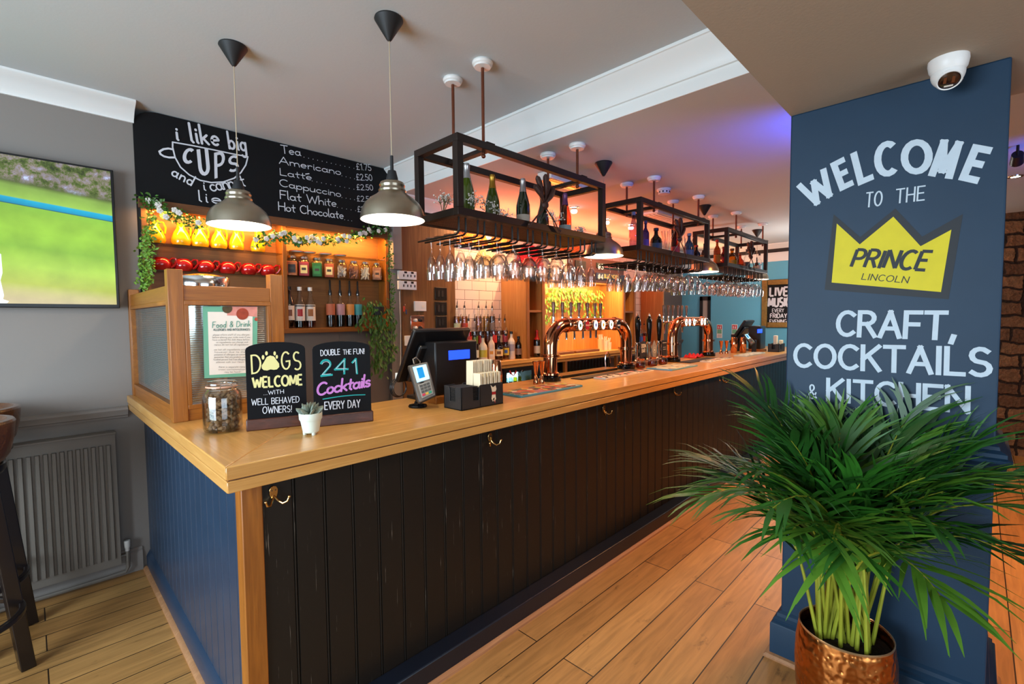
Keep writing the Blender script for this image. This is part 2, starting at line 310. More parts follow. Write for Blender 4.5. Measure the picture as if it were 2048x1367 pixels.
M = dict(
    ceil=mat('ceiling_paint', S('#c3cacd'), .85, bump=.05, bscale=90), white=mat('white_gloss_paint', S('#e6e8e6'), .4), rosette=mat('white_plastic', S('#ecebe8'), .4),
    soffit=mat('soffit_paint', S('#aa9a88'), .85, bump=.05, bscale=90),
    grey=mat('grey_wall_paint', S('#857e78'), .75, bump=.04, bscale=60), dgrey=mat('dark_grey_wall_paint', S('#6b6461'), .7),
    radiator=mat('radiator_enamel', S('#6d665e'), .35), teal=mat('teal_wall_paint', S('#62b2d2'), .75), blue=mat('blue_pillar_paint', S('#0e3049'), .55, var=.12, vscale=5, bump=.06, bscale=14),
    floor=floor_mat(), stone=stone_mat(), tile=tile_mat(), navy=paint_worn('navy_boards_warmlit', S('#1e1a16'), S('#8d8578')), navy_daylit=mat('navy_gloss_daylit', S('#22364c'), .3, var=.2),  # one navy paint: front browned for warm light, end blued for daylight
    ash=wood('ash_worktop', S('#bd8744'), S('#e3b269'), 'x', .3, 1.0, .15), ashy=wood('ash_worktop_cross', S('#bd8744'), S('#e3b269'), 'y', .3, 1.0, .15),
    oakx=wood('oak_x', S('#7d4714'), S('#ad6a24'), 'x', .4), oaky=wood('oak_y', S('#7d4714'), S('#ad6a24'), 'y', .4), oakz=wood('oak_z', S('#7d4714'), S('#ad6a24'), 'z', .4),
    darkoakx=wood('dark_oak_x', S('#5a3417'), S('#84522a'), 'x', .5), darkoakz=wood('dark_oak_z', S('#5f3d1c'), S('#94683a'), 'z', .5, .6),
    backoak=wood('shelf_oak', S('#7e5028'), S('#a06c38'), 'x', .5), redwood=wood('mahogany', S('#3c1d12'), S('#5f3020'), 'x', .4), rawwood=wood('raw_beading', S('#9a6a45'), S('#bf8d62'), 'x', .6),
    black=mat('black_plastic', (.006,.006,.007), .35), blackm=mat('black_matt', (.012,.012,.013), .55), board=mat('chalkboard_black', (.006,.006,.007), .6, spec=.2), gloss=mat('black_gloss', (.004,.004,.005), .08),
    steelb=mat('brown_steel_frame', S('#2b201c'), .42, .4), rod=mat('black_iron_rod', S('#171413'), .35, .6), copperpipe=mat('copper_rod', S('#7a4632'), .35, .7),
    copper=mat('polished_copper', S('#d9926a'), .1, 1.0), copperh=hammered(), steel=mat('polished_steel', (.75,.75,.75), .12, 1.0), brass=mat('polished_brass', S('#c7a46a'), .2, 1.0),
    lampm=brushed('brushed_nickel', S('#b3a894'), .28), lampin=mat('white_lamp_lining', (.9,.9,.88), .5, emis=0.0), bulb2=mat('lit_spot_bulb', (1,.9,.75), .5, emis=7), bulb=mat('lit_bulb', (1,.93,.8), .5, emis=30),
    chalk=mat('white_chalk_paint', S('#d5d6dc'), .8), cream=mat('cream_chalk_paint', S('#d9cf8c'), .8), tealc=mat('teal_chalk_paint', S('#1f9c98'), .8), pink=mat('pink_chalk_paint', S('#c07ac0'), .8),
    pwhite=mat('white_brush_paint', S('#c3d3df'), .7, var=.1, vscale=30), pyel=mat('yellow_brush_paint', S('#d8c91c'), .6, var=.1, vscale=20), pblk=mat('charcoal_brush_paint', S('#252a30'), .6),
    glass=thin('clear_glass', (1,1,1), .01, 2.2, .3), pane=reeded('reeded_glass'), shelfglass=thin('shelf_glass', (.95,1,.98), .01, 1.2, .25), jarglass=thin('jar_glass', (.98,1,1), .01, 1.4, .25),
    red=mat('red_glaze', S('#a51414'), .12, coat=.5), paper=mat('white_paper', S('#efe6da'), .8), kraft=mat('cream_napkin', S('#e2d4b4'), .85),
    leaf=mat('leaf_green', S('#3f6b22'), .45, var=.35, vscale=30), leaf2=mat('pale_leaf', S('#6f9a34'), .5, var=.3, vscale=20), stemg=mat('plant_stem', S('#4f5a2a'), .6), petal=mat('white_petal', S('#e6dfd6'), .7),
    palm=mat('palm_leaf', S('#2c651c'), .42, var=.4, vscale=9), palm2=mat('palm_leaf_dark', S('#1f4d18'), .42, var=.4, vscale=9), palm3=mat('palm_leaf_yellow', S('#4f7d22'), .42, var=.4, vscale=9), palmst=mat('palm_stem', S('#93992f'), .4, var=.4, vscale=12), soil=mat('dark_soil', S('#1d120b'), .95, bump=1, bscale=60),
)
# ---------------------------------------------------------------- brush lettering: single-stroke letters drawn as flat painted ribbons
def arc(cx, cy, rx, ry, a, b, n=9): return [(cx+rx*math.cos(R(a+(b-a)*i/n)), cy+ry*math.sin(R(a+(b-a)*i/n))) for i in range(n+1)]
G = {
 'A': (.7, [[(0,0),(.35,1),(.7,0)], [(.13,.33),(.57,.33)]]), 'B': (.6, [[(0,0),(0,1)]+arc(.3,.76,.25,.24,90,-90,6)+[(0,.52)], [(.3,.52)]+arc(.3,.26,.3,.26,90,-90,6)+[(0,0)]]),
 'C': (.66, [arc(.38,.5,.38,.5,50,310,14)]), 'D': (.66, [[(0,0),(0,1)]+arc(.2,.5,.46,.5,90,-90,10)+[(0,0)]]), 'E': (.52, [[(.52,1),(0,1),(0,0),(.52,0)], [(0,.52),(.44,.52)]]),
 'F': (.5, [[(.5,1),(0,1),(0,0)], [(0,.52),(.42,.52)]]), 'G': (.7, [arc(.38,.5,.38,.5,50,325,14)+[(.7,.45),(.42,.45)]]), 'H': (.62, [[(0,0),(0,1)], [(.62,0),(.62,1)], [(0,.5),(.62,.5)]]),
 'I': (.06, [[(.03,0),(.03,1)]]), 'J': (.4, [[(.4,1)]+arc(.2,.2,.2,.2,0,-180,6)]), 'K': (.6, [[(0,0),(0,1)], [(.58,1),(.02,.45)], [(.2,.6),(.6,0)]]), 'L': (.5, [[(0,1),(0,0),(.5,0)]]),
 'M': (.8, [[(0,0),(.06,1),(.4,.15),(.74,1),(.8,0)]]), 'N': (.64, [[(0,0),(0,1),(.64,0),(.64,1)]]), 'O': (.78, [arc(.39,.5,.39,.5,90,450,18)]), 'P': (.56, [[(0,0),(0,1)]+arc(.28,.74,.28,.26,90,-90,7)+[(0,.48)]]),
 'R': (.6, [[(0,0),(0,1)]+arc(.28,.75,.28,.25,90,-90,7)+[(0,.5)], [(.28,.5),(.6,0)]]), 'S': (.56, [arc(.28,.75,.25,.25,40,270,8)+arc(.28,.25,.28,.25,90,-140,8)]),
 'T': (.62, [[(0,1),(.62,1)], [(.31,1),(.31,0)]]), 'U': (.62, [[(0,1)]+arc(.31,.3,.31,.3,180,360,8)+[(.62,1)]]), 'V': (.66, [[(0,1),(.33,0),(.66,1)]]), 'W': (.98, [[(0,1),(.24,0),(.49,.8),(.74,0),(.98,1)]]),
 'X': (.6, [[(0,0),(.6,1)], [(0,1),(.6,0)]]), 'Y': (.62, [[(0,1),(.31,.48),(.62,1)], [(.31,.48),(.31,0)]]), 'Z': (.58, [[(0,1),(.58,1),(0,0),(.58,0)]]),
 '0': (.6, [arc(.3,.5,.3,.5,90,450,14)]), '1': (.28, [[(0,.78),(.22,1),(.22,0)]]), '2': (.56, [arc(.28,.72,.27,.28,160,-30,8)+[(0,0),(.58,0)]]), '3': (.54, [arc(.25,.75,.25,.25,140,-80,7)+arc(.25,.26,.28,.26,80,-150,8)]),
 '4': (.6, [[(.46,0),(.46,1),(0,.3),(.62,.3)]]), '5': (.54, [[(.5,1),(.08,1),(.04,.56)]+arc(.25,.3,.29,.3,110,-150,9)]), '7': (.52, [[(0,1),(.52,1),(.16,0)]]),
 '#': (.62, [[(.14,0),(.26,1)], [(.4,0),(.52,1)], [(0,.34),(.6,.34)], [(.03,.66),(.64,.66)]]), '!': (.08, [[(.05,1),(.04,.3)], [(.04,.06),(.04,0)]]), '.': (.08, [[(.04,.03),(.045,0)]]), ',': (.12, [[(.08,.08),(.02,-.14)]]),
 '&': (.6, [[(.6,.08),(.14,.62)]+arc(.28,.8,.17,.2,200,-40,7)+[(.06,.36)]+arc(.24,.22,.22,.22,160,330,6)+[(.58,.42)]]), '£': (.6, [arc(.36,.74,.2,.26,20,180,6)+[(.18,.1),(.02,0),(.56,.02)], [(.02,.46),(.42,.46)]]), '-': (.3, [[(0,.4),(.3,.4)]]),
 'a': (.5, [arc(.22,.25,.22,.25,60,400,12), [(.44,.5),(.44,.08),(.52,0)]]), 'b': (.48, [[(0,1.05),(.02,0)], arc(.24,.25,.23,.25,170,-170,12)]), 'c': (.42, [arc(.24,.25,.24,.25,50,320,10)]), 'd': (.5, [arc(.22,.25,.22,.25,30,360,12), [(.45,1.05),(.44,0)]]),
 'e': (.46, [[(.02,.25),(.43,.3)]+arc(.23,.26,.22,.25,15,310,12)]), 'f': (.36, [arc(.26,.85,.14,.2,40,180,5)+[(.12,0)], [(0,.5),(.3,.52)]]), 'g': (.48, [arc(.22,.25,.22,.25,40,400,12), [(.44,.5),(.43,-.2)]+arc(.24,-.22,.19,.2,0,-150,6)]), 'h': (.46, [[(0,1.05),(.02,0)], [(.03,.3)]+arc(.24,.28,.2,.22,160,0,6)+[(.46,0)]]),
 'i': (.08, [[(.04,.5),(.05,.06),(.1,0)], [(.05,.74),(.055,.71)]]), 'k': (.44, [[(0,1.05),(.02,0)], [(.38,.5),(.04,.22)], [(.14,.3),(.44,0)]]), 'l': (.1, [[(.02,1.05),(.03,.1),(.12,0)]]), 'm': (.74, [[(0,.5),(.02,0)], [(.02,.3)]+arc(.19,.3,.16,.2,160,0,5)+[(.36,0)], [(.36,.3)]+arc(.54,.3,.17,.2,160,0,5)+[(.74,0)]]),
 'n': (.44, [[(0,.5),(.02,0)], [(.02,.3)]+arc(.22,.28,.2,.22,160,0,6)+[(.44,0)]]), 'o': (.46, [arc(.23,.25,.23,.25,100,470,12)]), 'p': (.48, [[(0,.5),(.02,-.4)], arc(.25,.25,.23,.25,170,-170,12)]), 'r': (.32, [[(0,.5),(.02,0)], [(.02,.28)]+arc(.2,.3,.17,.2,160,40,5)]),
 's': (.36, [arc(.18,.38,.16,.13,40,270,6)+arc(.18,.12,.17,.13,90,-150,6)]), 't': (.34, [[(.16,.85),(.16,.1),(.28,0)], [(0,.52),(.36,.55)]]), 'u': (.46, [[(0,.5)]+arc(.2,.2,.2,.2,180,340,6)+[(.42,.5),(.44,0)]]), 'v': (.42, [[(0,.5),(.2,0),(.42,.5)]]), 'w': (.62, [[(0,.5),(.15,0),(.31,.42),(.46,0),(.62,.5)]]), 'y': (.44, [[(0,.5),(.22,.02)], [(.44,.5),(.1,-.4)]]),
 ' ': (.3, []),
}
LAY = [0]
def ribbon(mb, pts, w, fn, cap='round'):
    """flat ribbon of half-width w along 2-D points, mapped to space by fn(u, v)"""
    q = [Vector(p) for p in pts]
    q = [p for i, p in enumerate(q) if i == 0 or (p-q[i-1]).length > 1e-5]
    if len(q) < 2: return
    for i in range(1, len(q)-1):                       # a sharp turn starts a new brush stroke
        if (q[i]-q[i-1]).normalized().dot((q[i+1]-q[i]).normalized()) < .15:
            ribbon(mb, q[:i+1], w, fn, cap); ribbon(mb, q[i:], w, fn, cap); return
    LAY[0] = (LAY[0]+1) % 9; f0, o0 = fn, Vector(fn(q[0].x, q[0].y)); k0 = w or 1
    nv = (Vector(f0(q[0].x+k0, q[0].y))-o0).cross(Vector(f0(q[0].x, q[0].y+k0))-o0).normalized()
    nv = nv if nv.dot(CAM-o0) > 0 else -nv; nv = nv*(.00009*LAY[0])
    fn = lambda a, b: f0(a, b)+nv
    if cap == 'square' and (q[0]-q[-1]).length > w:
        q[0] = q[0]-(q[1]-q[0]).normalized()*w; q[-1] = q[-1]+(q[-1]-q[-2]).normalized()*w
    cl = (q[0]-q[-1]).length < w*.5 and len(q) > 4
    L = []; Rr = []
    n = len(q)
    for i in range(n):
        a = q[i-1] if i else (q[-2] if cl else None); b = q[i+1] if i < n-1 else (q[1] if cl else None)
        d1 = (q[i]-a).normalized() if a is not None else None; d2 = (b-q[i]).normalized() if b is not None else None
        if d1 is None or d1.length == 0: d1 = d2
        if d2 is None or d2.length == 0: d2 = d1
        n1 = Vector((-d1.y, d1.x)); n2 = Vector((-d2.y, d2.x)); m = n1+n2
        if m.length < .3: m = n2
        m.normalize(); k = min(w/max(m.dot(n1), .42), w*2.2)
        L.append(q[i]+m*k); Rr.append(q[i]-m*k)
    v = [fn(p.x, p.y) for p in L]+[fn(p.x, p.y) for p in Rr]
    mb.add(v, [(i, i+1, n+i+1, n+i) for i in range(n-1)])
    if cap == 'round' and not cl:
        for e, nx in ((q[0], q[1]), (q[-1], q[-2])):
            a0 = math.atan2((e-nx).y, (e-nx).x)
            pts2 = [e+Vector((math.cos(a0+R(t)), math.sin(a0+R(t))))*w for t in range(-90, 91, 30)]
            mb.add([fn(p.x, p.y) for p in pts2], [tuple(range(len(pts2)))])
def text_width(s, gap): return sum(G[c][0]+gap for c in s)-gap
def write(mb, s, O, U, V, w, gap=.22, slant=0.0, cap='round', lift=None, wob=0.0, fit=None):
    """letters from O along U, cap height V (vectors of the sign's plane); fit: total length; w: half width in cap heights"""
    h = V.length; u = U.normalized(); v = V.normalized()
    k = (fit/h)/text_width(s, gap) if fit else 1.0
    nrm = lift if lift is not None else Vector((0,0,0)); x = 0; rs = random.Random(len(s)*7+ord(s[0]))
    for c in s:
        adv, st = G[c]; dy = rs.uniform(-wob, wob)
        for i, pl in enumerate(st):
            nn = nrm*(1+.12*i)
            ribbon(mb, [((x+a)*k+slant*b, b+dy) for a, b in pl], w, lambda a, b: O+u*(a*h)+v*(b*h)+nn, cap)
        x += adv+gap
def write_px(mb, s, p0, p1, top, pl, w, off, **kw):
    """a line of lettering on the plane pl: baseline from photo pixel p0 to p1, cap top above p0 at top"""
    O, E, T = P(*p0, **pl), P(*p1, **pl), P(*top, **pl)
    U = E-O; V = T-O; V = V-U.normalized()*V.dot(U.normalized())
    write(mb, s, O, U, V, w, fit=U.length, lift=Vector(off), **kw)
def letter_px(mb, c, bl, br, tl, pl, w, off):
    """one painted block letter filling the slanted box bl, br, tl"""
    O, E, T = P(*bl, **pl), P(*br, **pl), P(*tl, **pl); U = E-O; V = T-O; ul, vl = U.length, V.length
    adv, st = G[c]; un, vn = U.normalized(), V.normalized(); off = Vector(off)
    for i, q in enumerate(st):
        off = off*1.06
        pts = [(w+(a/max(adv,.1))*(ul-2*w), w+b*(vl-2*w)) for a, b in q]
        ribbon(mb, pts, w, lambda a, b: O+un*a+vn*b+off, 'square' if c not in 'COS' else 'flat')
# ---------------------------------------------------------------- the room
YW, ZC, ZL, ZS = 3.83, 2.95, 2.73, 2.49          # back wall, ceiling, lower bar ceiling, soffit
XB = 2.40                                        # where the ceiling drops
XF = 8.30                                        # far wall
struct('floor', MB().box(-2.6, XF+.2, -3.1, YW+.25, -.12, 0), M['floor'])
struct('ceiling', MB().box(-2.6, XB, .62, YW+.25, ZC, ZC+.15), M['ceil'])
struct('ceiling_bar', MB().box(XB, XF+.2, -3.1, YW+.25, ZL, ZL+.37), M['ceil'])
struct('ceiling_soffit', MB().box(-2.6, 2.85, -3.1, .62, ZS, ZS+.6), M['soffit'])
struct('wall_back', MB().box(-2.6, .515, YW, YW+.25, 0, ZC), M['grey'])
struct('wall_niche', MB().box(.515, XF, YW+.20, YW+.25, 0, ZC), M['grey'])
struct('wall_below_shelves', MB().box(.515, 2.33, YW+.04, YW+.2, 0, 1.497), M['dgrey'])
struct('wall_strip', MB().box(2.33, 2.44, YW, YW+.2, 0, 2.73), M['grey'])
struct('wall_behind_bar', MB().box(7.0, XF, YW-.01, YW, 0, ZL), M['dgrey'])
struct('wall_far', MB().box(XF, XF+.2, .15, YW, 0, ZL), M['teal'])
struct('wall_stone', MB().box(7.75, XF+.2, -3.1, .15, 0, ZL), M['stone'])
# left and front walls with window openings, the front one added for fill
struct('wall_left', MB().box(-2.6, -2.5, -3.1, .2, 0, ZC).box(-2.6, -2.5, 2.8, YW, 0, ZC).box(-2.6, -2.5, .2, 2.8, 0, .8).box(-2.6, -2.5, .2, 2.8, 2.3, ZC), M['grey'])
struct('wall_front', MB().box(-2.6, -1.3, -3.1, -3.0, 0, ZS).box(1.7, XF, -3.1, -3.0, 0, ZL).box(-1.3, 1.7, -3.1, -3.0, 0, .8).box(-1.3, 1.7, -3.1, -3.0, 2.3, ZS), M['grey'])
def window(name, a, b, axis, c):
    f = MB(); g = MB()
    def bx(m, u0, u1, z0, z1, d=.03):
        (m.box(c-d, c+d, u0, u1, z0, z1) if axis == 'y' else m.box(u0, u1, c-d, c+d, z0, z1))
    for u in (a, (2*a+b)/3, (a+2*b)/3, b): bx(f, u-.03, u+.03, .8, 2.3)
    for z in (.83, 1.75, 2.27): bx(f, a, b, z-.03, z+.03)
    o = struct(name, f, M['white']); bx(g, a, b, .8, 2.3, .004); struct('pane', g, M['shelfglass'], parent=o)
window('window_1', .2, 2.8, 'y', -2.56); window('window_fill', -1.3, 1.7, 'x', -3.06)  # the second window is unseen, added as general fill
# coving: concave profile swept along x (tv wall) and along y (drop of the ceiling)
def cove_prof(d, h, n=8): return [(0, 0), (0, -h), (d*.12, -h)]+[(d-(d*.88)*math.cos(R(90*i/n)), -h*.93+h*.83*math.sin(R(90*i/n))) for i in range(n+1)]+[(d, 0)]
cp = [(0,0),(0,-.105),(.012,-.105),(.014,-.092),(.03,-.075),(.055,-.05),(.09,-.03),(.118,-.018),(.125,-.012),(.125,0)]
struct('trim_1', MB().prism(cp, lambda a, b, d: (-2.5+d, YW-a, ZC+b), 3.02), M['white'], smooth=True)
cp2 = [(0,0),(0,-.15),(.022,-.15),(.024,-.138),(.032,-.115),(.048,-.085),(.07,-.055),(.095,-.03),(.104,-.018),(.112,-.016),(.112,0)]
struct('trim_2', MB().prism(cp2, lambda a, b, d: (XB-a, YW-d, ZC+b), YW-.62), M['white'], smooth=True)
struct('trim_3', MB().box(XB-.006, XB, .62, YW, ZL, ZC), M['white'])
struct('trim_4', MB().prism(cp, lambda a, b, d: (XB+d, YW-a, ZL+b), XF-XB), M['white'], smooth=True)
struct('trim_5', MB().prism(cp, lambda a, b, d: (XF-a, YW-d, ZL+b), YW-.15), M['white'], smooth=True)
struct('trim_6', MB().box(XF-.03, XF, .15, YW, 2.60, 2.665), M['blackm'])
struct('trim_7', MB().box(XF-.012, XF, .15, YW, 2.46, 2.60), M['white'])
# dado rail and skirting of the tv wall
dp = [(0,0),(.012,.0),(.014,.012),(.024,.016),(.026,.03),(.036,.05),(.034,.062),(.018,.07),(0,.07)]
struct('trim_8', MB().prism(dp, lambda a, b, d: (-2.5+d, YW-a, 1.0+b), 2.92), M['grey'], smooth=True)
bp_ = [(0,0),(.02,0),(.02,.11),(.012,.125),(.014,.14),(.006,.15),(0,.15)]
struct('baseboard_left', MB().prism(bp_, lambda a, b, d: (-2.5+d, YW-a, b), 2.96), M['grey'], smooth=True)
struct('baseboard_far', MB().prism(bp_, lambda a, b, d: (XF-a, YW-d, b), 3.66), M['blackm'], smooth=True)
struct('trim_9', MB().prism(dp, lambda a, b, d: (7.0+d, YW-.01-a, 1.12+b), 1.3), M['dgrey'], smooth=True)
# narrow glazed door at the end of the bar
d1 = struct('door_1', MB().box(XF-.04, XF, 3.30, 3.34, 0, 1.95).box(XF-.04, XF, 3.43, 3.48, 0, 1.95).box(XF-.04, XF, 3.30, 3.48, 1.88, 1.95), M['blackm'])
struct('pane', MB().box(XF-.02, XF-.005, 3.34, 3.43, 0, 1.88), mat('door_blind', S('#a99f96'), .6, bump=.3, bscale=8), parent=d1)
# ---- pillar with the painted welcome sign
XP = 2.42; PY0, PY1 = -.062, .618
pil = struct('pillar', MB().box(XP, 2.86, PY0, PY1, 0, ZS), M['blue'], bevel=.006)
def around(prof, name, m, x0, y0, x1, y1, z, par):
    """moulding swept round the four sides of the pillar"""
    mb = MB(); k = len(prof); v = []
    for (sx, sy, cx, cy_) in ((-1,-1,x0,y0), (1,-1,x1,y0), (1,1,x1,y1), (-1,1,x0,y1)):
        v += [(cx+sx*a, cy_+sy*a, z+b) for a, b in prof]
    mb.add(v, [(i*k+j, ((i+1) % 4)*k+j, ((i+1) % 4)*k+(j+1), i*k+j+1) for i in range(4) for j in range(k-1)])
    return obj(name, mb, m, par, 0, True, ang=25)
around([(0,0),(.012,0),(.014,.016),(.028,.022),(.030,.036),(.042,.05),(.044,.062),(.03,.068),(.03,.082),(.012,.092),(.010,.104),(0,.112)], 'dado_moulding', M['blue'], XP, PY0, 2.86, PY1, 1.02, pil)
around([(0,0),(.036,0),(.036,.16),(.034,.165),(.024,.172),(.026,.185),(.014,.195),(.012,.21),(0,.22)], 'plinth', M['blue'], XP, PY0, 2.86, PY1, 0, pil)
around([(.036,0),(.058,0),(.058,.008),(.05,.018),(.036,.022)], 'quarter_round', M['rawwood'], XP, PY0, 2.86, PY1, 0, pil)
pl = dict(x=XP); of = (-.0015, 0, 0)
C7 = lambda x, y: (1570+x*.4535, 230+y*.4535)
w7 = MB()
for c, bl, br, tl in (('W',(108,417),(240,338),(50,312)), ('E',(243,338),(306,308),(198,215)), ('L',(323,313),(394,283),(287,172)), ('C',(398,282),(507,262),(388,128)), ('O',(508,263),(650,262),(512,110)), ('M',(630,268),(738,284),(683,106)), ('E',(763,286),(848,305),(830,127))):
    letter_px(w7, c, C7(*bl), C7(*br), C7(*tl), pl, .0118, of)
def px_line(mb, s, p0, p1, top, w, cap='square', gap=.2, wob=.0, slant=0):
    write_px(mb, s, C7(*p0), C7(*p1), C7(*top), pl, w, of, cap=cap, gap=gap, wob=wob, slant=slant)
px_line(w7, 'CRAFT,', (232,968), (748,985), (235,868), .085, gap=.22)
px_line(w7, 'COCKTAILS', (45,1105), (902,1148), (48,1012), .085, gap=.22)
px_line(w7, 'KITCHEN', (190,1255), (805,1308), (194,1165), .085, gap=.22)
obj('painted_lettering', w7, M['pwhite'], pil)
w8 = MB()
px_line(w8, 'TO', (358,405), (425,398), (350,345), .05, gap=.3); px_line(w8, 'THE', (490,388), (612,374), (482,330), .05, gap=.25); px_line(w8, '&', (106,1248), (138,1250), (108,1188), .05)
obj('thin_lettering', w8, M['pwhite'], pil)
def flat_px(pts, plane, off): return MB().poly([P(*C7(*p), **plane)+Vector(off) for p in pts])
obj('painted_crown_outline', flat_px([(215,437),(332,538),(487,412),(605,536),(785,436),(722,812),(175,770)], pl, (-.001,0,0)), M['pblk'], pil)
obj('painted_crown', flat_px([(229,478),(330,570),(478,448),(598,578),(734,505),(688,780),(206,738)], pl, (-.0018,0,0)), M['pyel'], pil)
w9 = MB()
of = (-.0026, 0, 0)
px_line(w9, 'PRINCE', (292,668), (618,685), (290,592), .085, cap='flat', gap=.2, wob=.04, slant=.15); px_line(w9, 'LINCOLN', (338,724), (540,740), (338,698), .06, gap=.25, slant=.1)
obj('crown_lettering', w9, M['pblk'], pil)
# ---------------------------------------------------------------- bar counter and worktop
ZT = 1.135
def beads(mb, L, pitch, z0, z1, fn, g=.006, dp=.006):
    """upright boards with V grooves: fn(along, out, z)"""
    pr = []; n = int(L/pitch+.5)
    for i in range(n):
        a = L*i/n; b = L*(i+1)/n
        pr += [(a, -dp), (a+g*.5, 0), (b-g*2.0, 0), (b-g*1.5, -dp*.6), (b-g, 0), (b-g*.5, 0)]
    pr.append((L, -dp)); k = len(pr)
    mb.add([fn(a, o, z0) for a, o in pr]+[fn(a, o, z1) for a, o in pr], [(i, i+1, k+i+1, k+i) for i in range(k-1)])
bc = thing('bar_counter', 'long bar counter clad in dark navy boards under the pale wood top', 'bar counter', (2, 1.9, 0))
fp = MB(); beads(fp, 7.46, .113, .10, 1.045, lambda a, o, z: (.54+a, 1.75-o, z)); fp.box(.54, 8.0, 1.756, 1.80, .0, 1.045)
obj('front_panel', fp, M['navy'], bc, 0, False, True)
ep = MB(); beads(ep, 1.99, .10, .10, 1.045, lambda a, o, z: (.497-o, 1.81+a, z)); ep.box(.503, .54, 1.81, 3.81, 0, 1.045)
obj('end_panel', ep, M['navy_daylit'], bc, 0, False, True)
obj('corner_post', MB().box(.476, .542, 1.742, 1.812, .0, 1.045), M['oakz'], bc, .003, True, True)
obj('plinth', MB().box(.545, 8.0, 1.658, 1.75, 0, .105), mat('plinth_paint', S('#121924'), .35, var=.2), bc, .006, True, True)
obj('skirting', MB().prism([(0,0),(.02,0),(.02,.085),(.012,.10),(.004,.115),(0,.12)], lambda a, b, d: (.497-a, 1.742+d, b), 2.06), M['navy_daylit'], bc, 0, True, True)
obj('quarter_round', MB().prism([(0,0),(.02,0),(.018,.011),(.01,.018),(0,.02)], lambda a, b, d: (.54+d, 1.658-a, b), 7.4).prism([(0,0),(.02,0),(.018,.011),(.01,.018),(0,.02)], lambda a, b, d: (.477-a, 1.742+d, b), 2.06), M['rawwood'], bc, 0, True, True)
obj('inner_panel', MB().box(1.0, 8.0, 2.30, 2.33, 0, 1.045).box(.92, .95, 2.33, 3.8, 0, 1.045), M['blackm'], bc, 0, False, True)
bt = thing('worktop', 'pale ash worktop in two layers running along the whole bar counter', 'worktop', (2, 1.9, 1.045))
def slab(pts, z0, z1, m, name, bev):
    return obj(name, MB().prism(pts, lambda a, b, d: (a, b, z0+d), z1-z0), m, bt, bev, True, True)
slab([(.42,1.69),(8.0,1.69),(8.0,2.40),(1.0,2.40)], 1.090, ZT, M['ash'], 'top_board', .004)
slab([(.42,1.69),(1.0,2.40),(1.0,3.825),(.42,3.825)], 1.090, ZT, M['ashy'], 'top_board', .004)
slab([(.424,1.694),(8.0,1.694),(8.0,1.78),(.5,1.78)], 1.046, 1.085, M['ash'], 'edge_board', .003)
slab([(.424,1.694),(.5,1.78),(.5,3.825),(.424,3.825)], 1.046, 1.085, M['ashy'], 'edge_board', .003)
obj('joint_strip', MB().box(.43, 8.0, 1.70, 2.38, 1.084, 1.091).box(.43, .98, 2.38, 3.82, 1.084, 1.091), M['darkoakx'], bt, 0, False, True)
# brass coat hooks
names = ['first brass double coat hook, beside the oak corner post', 'second brass coat hook from the oak corner post', 'third brass coat hook from the oak corner post', 'fourth brass coat hook from the oak corner post', 'farthest brass coat hook under the bar top']
def hook(x, label):
    t = thing('coat_hook', label, 'coat hook', (x, 1.7435, .985), 0, 'coat hooks under the bar top')
    b = MB().prism([(-.012,-.02),(.012,-.02),(.018,.0),(.019,.02),(.012,.033),(0,.037),(-.012,.033),(-.019,.02),(-.018,0)], lambda a, b, d: (a, -d, b), .005)
    obj('back_plate', b, M['brass'], t, .0015)
    for s in (-1, 1):
        pts = [(0,-.004,-.012), (s*.014,-.016,-.034), (s*.028,-.034,-.045), (s*.045,-.046,-.036), (s*.052,-.05,-.015)]
        h = MB().tube(pts, [.006,.0055,.005,.0045,.004], 8); h.sphere(pts[-1], .007, 8, 6); obj('hook_arm', h, M['brass'], t)
    sc = MB()
    sc.sphere((-.008,-.006,.016), .003, 6, 4).sphere((.008,-.006,.016), .003, 6, 4); obj('screw', sc, M['steelb'], t)
    t.scale = (.74,.8,.74); t.location.z = .995; return t
for x, nm in zip((.578, 1.613, 2.638, 3.663, 4.694), names): hook(x, nm)
# ---------------------------------------------------------------- oak and reeded glass screen on the counter
sc = thing('counter_screen', 'oak framed reeded glass screen standing on the bar end', 'screen', (.47, 2.64, ZT))
for x0, x1, y0, y1, zt in ((.447,.507,2.605,2.665,1.837), (.447,.497,3.765,3.825,1.80), (.882,.945,2.605,2.665,1.837)):
    obj('post', MB().box(x0, x1, y0, y1, ZT, zt), M['oakz'], sc, .003, True, True)
obj('rail', MB().box(.507, .882, 2.612, 2.655, 1.695, 1.765), M['oakx'], sc, .002, True, True)
obj('rail', MB().box(.507, .882, 2.612, 2.655, ZT, 1.19), M['oakx'], sc, .002, True, True)
obj('rail', MB().box(.455, .497, 2.665, 3.765, 1.695, 1.765), M['oaky'], sc, .002, True, True)
obj('rail', MB().box(.455, .497, 2.665, 3.765, ZT, 1.19), M['oaky'], sc, .002, True, True)
be = MB()
for u0, u1, z0, z1 in ((.507,.524,1.21,1.675), (.865,.882,1.21,1.675), (.507,.882,1.675,1.695), (.507,.882,1.19,1.21)): be.box(u0, u1, 2.604, 2.66, z0, z1)
obj('glazing_bead', be, M['oakz'], sc, .002, True, True)
be = MB()
for u0, u1, z0, z1 in ((2.665,2.682,1.21,1.675), (3.748,3.765,1.21,1.675), (2.665,3.765,1.675,1.695), (2.665,3.765,1.19,1.21)): be.box(.450, .502, u0, u1, z0, z1)
obj('glazing_bead', be, M['oaky'], sc, .002, True, True)
